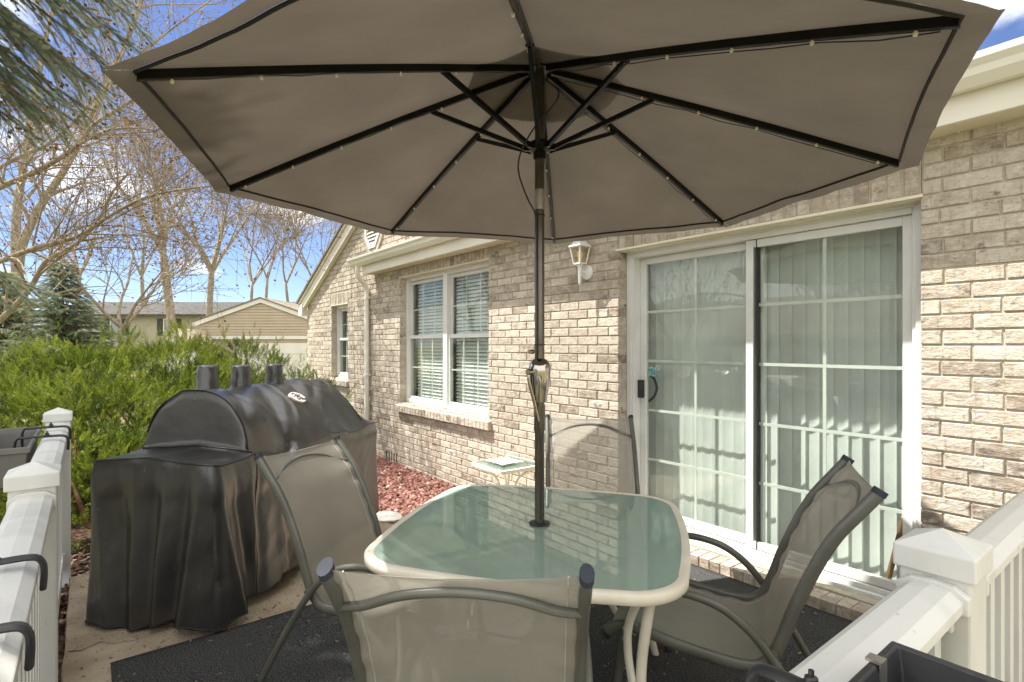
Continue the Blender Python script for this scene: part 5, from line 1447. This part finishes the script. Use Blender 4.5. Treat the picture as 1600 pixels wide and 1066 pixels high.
for (u, v, d) in boughs:
    e = at(u, v, d); z0 = e.z + (0.75 if v < 400 else 0.15) + 0.35 * br.random()
    a0 = Vector((sb.x, sb.y, z0)); h = Vector((e.x - sb.x, e.y - sb.y, 0)); ln = h.length
    q = [a0.lerp(e, s_k) + Vector((0, 0, 0.22 * math.sin(PI * s_k))) for s_k in [i_ / 8 for i_ in range(9)]]
    bb_.tube(q, [0.020 - 0.002 * i_ for i_ in range(9)], n=5)
    sv = Vector((-h.y, h.x, 0)).normalized(); ns = int(ln / 0.11)
    for k in range(ns):
        f = 0.30 + 0.70 * k / ns; j_ = min(int(f * 8), 7); c = q[j_].lerp(q[j_ + 1], f * 8 - j_); ax = (q[j_ + 1] - q[j_]).normalized()
        for sd in (-1, 1):
            L_ = (0.16 + 0.34 * (1 - f)) * (0.8 + 0.5 * br.random()); dd = (ax * (0.9 + 0.4 * br.random()) + sv * sd * (0.35 + 0.75 * br.random()) + Vector((0, 0, -0.15 - 0.75 * br.random()))).normalized()
            g = 0.0; tb = 0.12 + 0.62 * br.random()
            while g < L_:
                bp.append(tuple(c + dd * g)); bd_.append(tuple(dd + Vector((br.gauss(0, .08), br.gauss(0, .08), br.gauss(0, .08))))); bs.append(0.15); bt.append(tb + 0.22 * g / L_); g += 0.13
                if br.random() < 0.5:
                    d2 = dd + (ax if br.random() < 0.5 else sv * sd) * 0.8; bp.append(tuple(c + dd * g)); bd_.append(tuple(d2)); bs.append(0.13); bt.append(0.5 + 0.25 * br.random())
    for g in (0, 0.1): bp.append(tuple(e - ax * g)); bd_.append(tuple(ax)); bs.append(0.15); bt.append(0.65)
bb_.build("bough", STEM, t, smooth=True)
tV, tF = needle_twig(120, 0.165, 0.012, 0.32)
V2, F2, T2_ = stamp(tV, tF, np.array(bp), np.array(bd_), np.array(bs), rng.random(len(bp)) * 6.28, np.clip(np.array(bt), 0, 1), 0.10)
np_mesh("needles", V2, F2, SPRUCE, t, T2_)
tips_p, tips_d, tips_s = np.array(bp), np.array(bd_), np.array(bs)
tV, tF = needle_twig(44, 0.20, 0.022)
V, F, T = stamp(tV, tF, p_, d_, s_, rng.random(len(p_)) * 6.28, n_, 0.10)
np_mesh("crown", V, F, SPRUCE, t, T)
b = MB()
for q in range(0, len(tips_p), 4):
    d = Vector(tuple(tips_d[q])).normalized(); e = Vector(tuple(tips_p[q])) + d * tips_s[q] * 1.04
    b.tube([e - d * 0.008, e + d * 0.006, e + d * 0.016], [0.008, 0.011, 0.001], n=5, tone=0.3 + 0.6 * random.random())
b.build("bud_tips", BUD, t)["kind"] = "stuff"
for nm, lab, px, py, dd, hh, rr, m_, sd in (("blue_spruce", "small dense blue-grey spruce behind the juniper hedge top", 98, 405, 15.0, 4.3, 1.75, SPRUCE, 8), ("blue_spruce", "pale blue spruce at the left edge beside the small dense spruce", 8, 420, 16.5, 4.0, 1.7, SPRUCE, 9),
                                            ("dark_spruce", "dark green spruce partly hidden behind the pale spruce at far left", -70, 360, 19.0, 6.0, 2.2, DARK_SPRUCE, 10)):
    tp = at(px, py, dd)
    t, p_, d_, s_, n_ = spruce(nm, lab, (tp.x, tp.y, tp.z - hh), hh, rr, m_, 30, 0.24, sd, zlo=0.05, tone0=0.42 if sd != 9 else 0.72, wmul=0.6)
    tV, tF = needle_twig(46, 0.24, 0.034, 0.7)
    V, F, T = stamp(tV, tF, p_, d_, s_, rng.random(len(p_)) * 6.28, n_, 0.12)
    np_mesh("crown", V, F, m_, t, T)

# bare deciduous trees
class Tree:
    def __init__(s, seed): s.r = random.Random(seed); s.wood = MB(); s.twig = MB(); s.tips = []
    def limb(s, pts, r0, r1, n=7):
        k = len(pts); s.wood.tube(pts, [r0 + (r1 - r0) * i / (k - 1) for i in range(k)], n=n)
    def grow(s, p, d, L_, rad, depth, up=0.12, spread=0.75, kids=4, minr=0.003):
        r = s.r; seg = 5 if depth > 1 else 4; pts = [p.copy()]; dd = d.normalized()
        for i in range(seg):
            dd = (dd + Vector((r.gauss(0, 0.13), r.gauss(0, 0.13), r.gauss(0, 0.11) + up * 0.35))).normalized()
            p = p + dd * (L_ / seg); pts.append(p.copy())
        r1 = max(rad * 0.35, minr * 0.6)
        mbk = s.wood if rad > 0.02 else s.twig
        mbk.tube(pts, [rad + (r1 - rad) * i / seg for i in range(seg + 1)], n=7 if rad > 0.05 else (5 if rad > 0.015 else 3), cap=False)
        if depth <= 0:
            s.tips.append((pts[-1], dd)); s.tips.append((pts[-2], dd))
            if r.random() < 0.5: s.tips.append((pts[1], dd))
            return
        for c in range(kids + (1 if r.random() < 0.4 else 0)):
            f = 0.25 + 0.75 * (c + r.random()) / (kids + 1); j = min(int(f * seg), seg - 1)
            q = pts[j].lerp(pts[j + 1], f * seg - j); ax = (pts[j + 1] - pts[j]).normalized()
            sv = ax.orthogonal().normalized(); sv.rotate(Matrix.Rotation(r.random() * 6.28, 3, ax))
            nd = (ax * (1 - 0.35 * spread) + sv * spread * (0.6 + 0.6 * r.random()) + Vector((0, 0, up))).normalized()
            s.grow(q, nd, L_ * (0.50 + 0.28 * r.random()), max(rad * (1 - 0.6 * f) * 0.58, minr), depth - 1, up, spread, kids, minr)
    def finish(s, t, bud=0.02, keep=1.0):
        s.wood.build("trunk", BARK, t, smooth=True, sharp=0)
        s.twig.build("branches", TWIG, t, smooth=True, sharp=0)
        pos, dr, sc, tn = [], [], [], []
        for p, d in s.tips:
            if s.r.random() > keep: continue
            for k in range(3):
                pos.append(tuple(p)); dr.append((d.x + s.r.gauss(0, .6), d.y + s.r.gauss(0, .6), d.z + s.r.gauss(0, .6))); sc.append(bud * (0.6 + 0.8 * s.r.random())); tn.append(s.r.random())
        if pos:
            tV = np.array([[0, -0.3, 0], [0.55, -0.5, 0.1], [1.2, 0, 0], [0.55, 0.5, -0.1]]); tF = np.array([[0, 1, 2, 3]])
            V, F, T = stamp(tV, tF, np.array(pos), np.array(dr), np.array(sc), rng.random(len(pos)) * 6.28, np.array(tn), 0.05)
            np_mesh("buds", V, F, BUD, t, T)["kind"] = "stuff"
def pix_limb(T, pts, r0, r1, depth, kids, L_, up=0.05, from_=0.25, n=7):
    P_ = smooth_path([at(*q) for q in pts], 4)
    T.limb(P_, r0, r1, n)
    m = len(P_)
    for k in range(kids):
        f = from_ + (1 - from_) * (k + T.r.random()) / kids; j = min(int(f * (m - 1)), m - 2); q = P_[j].lerp(P_[j + 1], f * (m - 1) - j)
        ax = (P_[j + 1] - P_[j]).normalized(); sv = ax.orthogonal().normalized(); sv.rotate(Matrix.Rotation(T.r.random() * 6.28, 3, ax))
        nd = (ax * 0.75 + sv * 0.65 + Vector((0, 0, up))).normalized()
        T.grow(q, nd, L_ * (0.6 + 0.6 * T.r.random()), max(0.45 * (r0 + (r1 - r0) * f), 0.007), depth, up * 0.5, 0.7, 4, 0.0030)
T1 = Tree(21)
base = at(30, 560, 20); base.z = -0.5
t1 = thing("bare_tree", "leaning bare tree with two grey trunks rising behind the pale spruce at left", "tree", base)
T1.limb([base, at(27, 500, 20), at(27, 440, 20)], 0.30, 0.24)
pix_limb(T1, [(27, 445, 20), (34, 385, 19.8), (64, 320, 19.6), (106, 256, 19.5), (150, 165, 19.3), (200, 60, 19.0), (240, -60, 19.0)], 0.17, 0.05, 3, 14, 2.6)
pix_limb(T1, [(26, 450, 20.2), (25, 340, 20.5), (38, 250, 20.8), (58, 130, 21), (84, 0, 21.3)], 0.18, 0.06, 3, 10, 2.4)
T1.finish(t1, 0.045, 0.6)
T2 = Tree(22)
base = at(-190, 640, 8.6); base.z = -0.3
t2 = thing("bare_tree", "bare tree outside the left edge whose long branches arch across the sky", "tree", base)
T2.limb([base, at(-190, 520, 8.6), at(-150, 400, 8.5), at(-120, 250, 8.5), at(-120, 50, 8.6)], 0.19, 0.10)
pix_limb(T2, [(-140, 350, 8.5), (-60, 318, 8.4), (0, 292, 8.3), (60, 266, 8.1), (115, 232, 8.0), (150, 192, 8.0), (215, 150, 7.9), (260, 95, 7.9)], 0.058, 0.014, 2, 26, 1.6)
pix_limb(T2, [(-150, 430, 8.4), (-80, 440, 8.2), (0, 408, 8.0), (60, 386, 7.8), (120, 370, 7.7), (180, 332, 7.6), (235, 306, 7.5), (300, 294, 7.4), (345, 290, 7.4)], 0.048, 0.009, 2, 30, 1.5)
pix_limb(T2, [(115, 232, 8.0), (160, 206, 7.9), (220, 200, 7.8), (262, 214, 7.8), (300, 245, 7.7)], 0.024, 0.007, 2, 16, 1.2)
pix_limb(T2, [(-60, 300, 9), (20, 250, 9), (90, 215, 9), (170, 130, 9), (250, 60, 9), (330, 0, 9)], 0.04, 0.010, 2, 22, 1.6)
pix_limb(T2, [(-160, 600, 8.6), (-60, 540, 8.6), (0, 500, 8.6), (46, 452, 8.5), (72, 408, 8.5), (112, 386, 8.4), (150, 350, 8.3), (176, 300, 8.2), (200, 272, 8.2)], 0.058, 0.012, 2, 20, 1.4)
T2.finish(t2, 0.024, 0.5)
def far_tree(label, u, d, v_fork, lean, H_, r0, limbs, seed, spread=0.6, depth=3, v_base=None):
    T = Tree(seed); g = at(u, 540, d); g.z = ground_z(g.x, g.y) - 0.1
    fork = at(u + lean, v_fork, d)
    t = thing("bare_tree", label, "tree", g, 0, "bare trees beyond the hedge")
    T.limb(smooth_path([g, g.lerp(fork, 0.5) + Vector((T.r.gauss(0, .12), T.r.gauss(0, .12), 0)), fork], 3), r0, r0 * 0.75, 9)
    for k in range(limbs):
        a = 6.28 * k / limbs + T.r.random(); 
        nd = Vector((math.cos(a) * spread, math.sin(a) * spread, 1.0)).normalized()
        T.grow(fork - Vector((0, 0, 0.3 * T.r.random())), nd, H_ * (0.55 + 0.25 * T.r.random()), r0 * 0.55, depth, 0.16, 0.62, 4, 0.011)
    T.finish(t, 0.045, 0.55)
far_tree("multi-stemmed bare tree rising just behind the hedge left of the far roof", 188, 19, 512, 2, 5.2, 0.12, 4, 31, 0.75)
far_tree("thick leaning bare trunk in front of the long grey roof", 277, 26, 385, -24, 6.5, 0.22, 4, 32, 0.6)
far_tree("tall bare tree forking low behind the left slope of the garage roof", 327, 31, 420, 4, 8.0, 0.20, 5, 33, 0.6)
far_tree("bare tree with upright limbs behind the garage peak", 392, 36, 440, 2, 7.5, 0.12, 4, 34, 0.4)
far_tree("slender bare tree right behind the garage peak", 415, 34, 430, 3, 7.0, 0.11, 3, 35, 0.35)
far_tree("small bare tree next to the brick gable edge", 448, 38, 440, -2, 7.0, 0.12, 4, 36, 0.45)
far_tree("bare tree half hidden by the brick gable", 492, 36, 440, 0, 7.5, 0.12, 4, 37, 0.5)
far_tree("bare tree behind the long grey roof at far left", 120, 55, 430, 4, 9.0, 0.24, 4, 38, 0.55)
far_tree("bare tree behind the long grey roof between the two thick trunks", 225, 58, 430, -4, 9.0, 0.24, 4, 39, 0.55)

# ------------------------------------------------------------------ buildings beyond the hedge
def at_ground(u, d): p = at(u, 540, d); p.z = ground_z(p.x, p.y); return p
gc = at_ground(400, 26)
ax_r = Vector((RX, RY, 0)); ax_f = Vector((FX, FY, 0))
garage = thing("garage", "tan sided garage with white gable trim and white door beyond the hedge", "garage", gc)
def gpos(r, f, z): return gc + ax_r * r + ax_f * f + Vector((0, 0, z - gc.z))
HWG = 2.95; pkz, evz = 3.66, 2.60
cr0 = 0.245
b = MB()
b.prism([(cr0 - HWG, gc.z - 0.1), (cr0 + HWG, gc.z - 0.1), (cr0 + HWG, evz - 0.1), (cr0, pkz - 0.12), (cr0 - HWG, evz - 0.1)], lambda p, q, d: gpos(p, d, q), 0.02, 6.0)
zz = 1.95
while zz < pkz - 0.2:
    hw = HWG if zz < evz - 0.1 else HWG * (pkz - 0.12 - zz) / (pkz - evz - 0.02)
    b.add([gpos(cr0 - hw, -0.015, zz), gpos(cr0 + hw, -0.015, zz), gpos(cr0 + hw, 0.015, zz + 0.13), gpos(cr0 - hw, 0.015, zz + 0.13), gpos(cr0 - hw, 0.018, zz), gpos(cr0 + hw, 0.018, zz)], [(0, 1, 2, 3), (4, 5, 1, 0)])
    zz += 0.135
gwall = b.build("wall", SIDING, garage)
b = MB()
for sg in (-1, 1):
    b.prism([(0, pkz - 0.17), (HWG + 0.28, evz - 0.17 - 0.10), (HWG + 0.28, evz + 0.04 - 0.10), (0, pkz + 0.03)], lambda p, q, d: gpos(cr0 + sg * p, d, q), -0.09, -0.02)
b.box(0, 1, 0, 1, 0, 1, M=Matrix((( *(ax_r * (2 * HWG)), ), (*(ax_f * -0.05),), (0, 0, 0.16))).transposed().to_4x4().copy() if False else Matrix.Translation(gpos(cr0 - HWG, -0.02, 1.74)) @ Matrix((ax_r * (2 * HWG), ax_f * -0.05, Vector((0, 0, 0.17)))).transposed().to_4x4())
b.build("white_trim", PALE_SIDING, garage)
b = MB()
for sg in (-1, 1):
    b.prism([(0, pkz + 0.031), (HWG + 0.32, evz - 0.06), (HWG + 0.32, evz + 0.0), (0, pkz + 0.10)], lambda p, q, d: gpos(cr0 + sg * p, d, q), -0.14, 6.3)
b.build("roof", SHINGLE, garage)
b = MB()
for k in range(4):
    z0 = gc.z + 0.02 + k * 0.53
    b.box(0, 1, 0, 1, 0, 1, M=Matrix.Translation(gpos(cr0 - 1.2, -0.015, z0)) @ Matrix((ax_r * 3.6, ax_f * -0.03, Vector((0, 0, min(0.515, 1.735 - z0))))).transposed().to_4x4())
b.build("garage_door", PALE_SIDING, garage)

sc_ = at_ground(270, 23.5)
shed = thing("garden_shed", "small white gabled shed peeking over the hedge before the garage", "shed", sc_)
def spos(r, f, z): return sc_ + ax_r * r + ax_f * f + Vector((0, 0, z - sc_.z))
b = MB(); b.prism([(-0.55, sc_.z - 0.1), (0.55, sc_.z - 0.1), (0.55, 1.55), (0, 2.10), (-0.55, 1.55)], lambda p, q, d: spos(p, d, q), 0, 2.2); b.build("wall", PALE_SIDING, shed)
b = MB()
for sg in (-1, 1): b.prism([(0, 2.12), (0.68, 1.44), (0.68, 1.50), (0, 2.19)], lambda p, q, d: spos(sg * p, d, q), -0.1, 2.3)
b.build("roof", SIDING, shed)

lc = at_ground(290, 47)
longb = thing("townhouse_row", "long low townhouse row with dark grey roof far behind the hedge", "building", lc)
def lpos(r, f, z): return lc + ax_r * r + ax_f * f + Vector((0, 0, z - lc.z))
b = MB(); b.prism([(0, lc.z - 0.2), (9, lc.z - 0.2), (9, 4.0), (0, 4.0)], lambda p, q, d: lpos(d, p, q), -12, 11); b.build("wall", FAR_WALL, longb)
b = MB(); b.prism([(-0.6, 3.95), (-0.6, 4.12), (4.4, 5.55), (9.4, 4.12), (9.4, 3.95), (4.4, 5.40)], lambda p, q, d: lpos(d, p, q), -12.5, 11.5)
b.build("roof", DARK_SHINGLE, longb)
for q in (-6.5, -1.9, 4.0):
    b = MB(); b.prism([(q, 2.3), (q + 1.0, 2.3), (q + 1.0, 3.75), (q, 3.75)], lambda p, z_, d: lpos(p, d, z_), -0.06, -0.005); wv = b.build("window", PALE_SIDING, longb)
    b = MB(); b.prism([(q + 0.08, 2.38), (q + 0.92, 2.38), (q + 0.92, 3.67), (q + 0.08, 3.67)], lambda p, z_, d: lpos(p, d, z_), -0.08, -0.065); b.build("glass_pane", mat("far_pane", (0.20, 0.23, 0.22), rough=0.1), wv)
    for s0 in (q - 0.55, q + 1.05):
        b = MB(); b.prism([(s0, 2.3), (s0 + 0.5, 2.3), (s0 + 0.5, 3.75), (s0, 3.75)], lambda p, z_, d: lpos(p, d, z_), -0.05, -0.004); b.build("shutter", DARK_SHINGLE, wv)
# neighbour's hip roof right of the garage
nc = at_ground(470, 36)
nh = thing("neighbour_house", "house with brown shingle roof just showing right of the garage peak", "house", nc)
def npos(r, f, z): return nc + ax_r * r + ax_f * f + Vector((0, 0, z - nc.z))
b = MB(); b.prism([(-4, nc.z - 0.2), (5, nc.z - 0.2), (5, 2.9), (-4, 2.9)], lambda p, q, d: npos(p, d, q), 0, 9); b.build("wall", SIDING, nh)
b = MB(); V = [npos(-4.4, -0.4, 2.85), npos(5.4, -0.4, 2.85), npos(5.4, 9.4, 2.85), npos(-4.4, 9.4, 2.85), npos(-1.2, 4.4, 4.45), npos(2.4, 4.4, 4.45)]
b.add(V, [(0, 1, 5, 4), (1, 2, 5), (2, 3, 4, 5), (3, 0, 4), (3, 2, 1, 0)]); b.build("roof", SHINGLE, nh)

# ------------------------------------------------------------------ across the drive, behind the viewer: what the door glass mirrors
b = MB(); b.grid(lambda p, q: (-40 + 60 * p, -12.5 + 5.5 * q, -0.93), 2, 2); tag(b.build("driveway", ASPHALT), kind="structure")
oh = thing("neighbour_house", "tan sided house with white eaves across the drive behind the viewer", "house", (-6, -19, -1.0))
b = MB(); b.box(-22, 8, -27, -19, -1.2, 1.9); b.build("wall", SIDING, oh)
b = MB(); b.box(-22.6, 8.6, -18.55, -18.45, 1.72, 1.95); b.box(-22.6, 8.6, -18.95, -18.551, 1.72, 1.78); b.build("fascia", PALE_SIDING, oh)
b = MB(); b.prism([(-18.4, 1.951), (-23, 4.1), (-27.6, 1.951)], lambda p, q, d: (d, p, q), -22.7, 8.7); b.build("roof", SHINGLE, oh)
for x in (-17, -9.5, -2):
    b = MB(); b.box(x, x + 4.6, -18.99, -18.96, -1.0, 1.35); b.build("garage_door", PALE_SIDING, oh)
car = thing("parked_car", "white parked car on the drive behind the viewer, mirrored in the glass", "car", (-8.0, -9.6, -0.925))
def car_sec(x, w, zlo, zsh, zr, wr_):
    return [(x, -w, zlo), (x, -w * 1.0, zsh * 0.72), (x, -w * 0.96, zsh), (x, -wr_, zr), (x, 0, zr + 0.03), (x, wr_, zr), (x, w * 0.96, zsh), (x, w, zsh * 0.72), (x, w, zlo)]
secs = [car_sec(-2.15, .70, .42, .66, .72, .5), car_sec(-2.05, .80, .28, .80, .86, .6), car_sec(-1.3, .88, .24, .92, .98, .68), car_sec(-1.1, .88, .24, .93, 1.05, .66), car_sec(-0.55, .89, .24, .94, 1.42, .56), car_sec(0.3, .89, .24, .94, 1.45, .56),
        car_sec(0.55, .89, .24, .93, 1.38, .57), car_sec(1.15, .88, .24, .92, .98, .68), car_sec(1.9, .86, .26, .80, .84, .66), car_sec(2.15, .76, .38, .66, .70, .5)]
b = MB(); n = 9
V = [(p[0] - 8.0, p[1] - 9.6, p[2] - 0.925) for q in secs for p in q]
b.add(V, [(i * n + j, (i + 1) * n + j, (i + 1) * n + j + 1, i * n + j + 1) for i in range(len(secs) - 1) for j in range(n - 1)] + [tuple(range(n)), tuple(range((len(secs) - 1) * n, len(secs) * n))[::-1]])
b.build("body", CAR_PAINT, car, smooth=True, sharp=30)
CARGLASS = mat("dark_car_glass", (0.02, 0.022, 0.025), rough=0.05)
for sy in (-1, 1):
    b = MB()
    for a_, c_ in (((-1.0, -0.52), (-0.06)), ((0.0, 0.50), (1.02))): pass
    b.add([(-8.0 + x, -9.6 + sy * y, -0.925 + zz) for x, y, zz in ((-1.0, .845, .98), (-0.5, .60, 1.37), (0.45, .60, 1.37), (1.0, .845, .98))], [(0, 1, 2, 3)]); b.build("side_window", CARGLASS, car)
for xs_ in (((1.12, .62, 1.0), (0.60, .52, 1.40)), ((-1.08, .62, 1.06), (-0.60, .52, 1.42))):
    (x0, w0, z0), (x1, w1, z1) = xs_; k = 0.02 if x0 > 0 else -0.02
    b = MB(); b.add([(-8.0 + x0 + k, -9.6 - w0, -0.925 + z0 + .02), (-8.0 + x0 + k, -9.6 + w0, -0.925 + z0 + .02), (-8.0 + x1 + k, -9.6 + w1, -0.925 + z1 + .02), (-8.0 + x1 + k, -9.6 - w1, -0.925 + z1 + .02)], [(0, 1, 2, 3)]); b.build("windscreen", CARGLASS, car)
for x in (-1.35, 1.35):
    for sy in (-1, 1):
        b = MB(); b.lathe([(0.0, -0.1), (0.2, -0.1), (0.31, -0.09), (0.33, -0.05), (0.33, 0.05), (0.31, 0.09), (0.2, 0.1), (0, 0.1)], 20, M=Matrix.Translation((-8.0 + x, -9.6 + sy * 0.80, -0.925 + 0.33)) @ Matrix.Rotation(PI / 2, 4, 'X')); b.build("wheel", RUBBER, car, smooth=True, sharp=40)
def yard_tree(label, x, y, seed):
    T = Tree(seed); g = Vector((x, y, ground_z(x, y) - 0.1)); t = thing("bare_tree", label, "tree", g, 0, "bare trees across the drive"); f = g + Vector((0.1, 0.1, 2.2))
    T.limb([g, g.lerp(f, 0.5), f], 0.2, 0.16, 8)
    for k in range(4): T.grow(f, Vector((math.cos(k * 1.57) * .6, math.sin(k * 1.57) * .6, 1)).normalized(), 3.2, 0.1, 2, 0.15, 0.65, 4, 0.012)
    T.finish(t, 0.09)
yard_tree("bare tree across the drive behind the viewer, left of the car", -15, -14.5, 51)
yard_tree("bare tree across the drive behind the viewer, right of the car", -2.5, -15, 52)
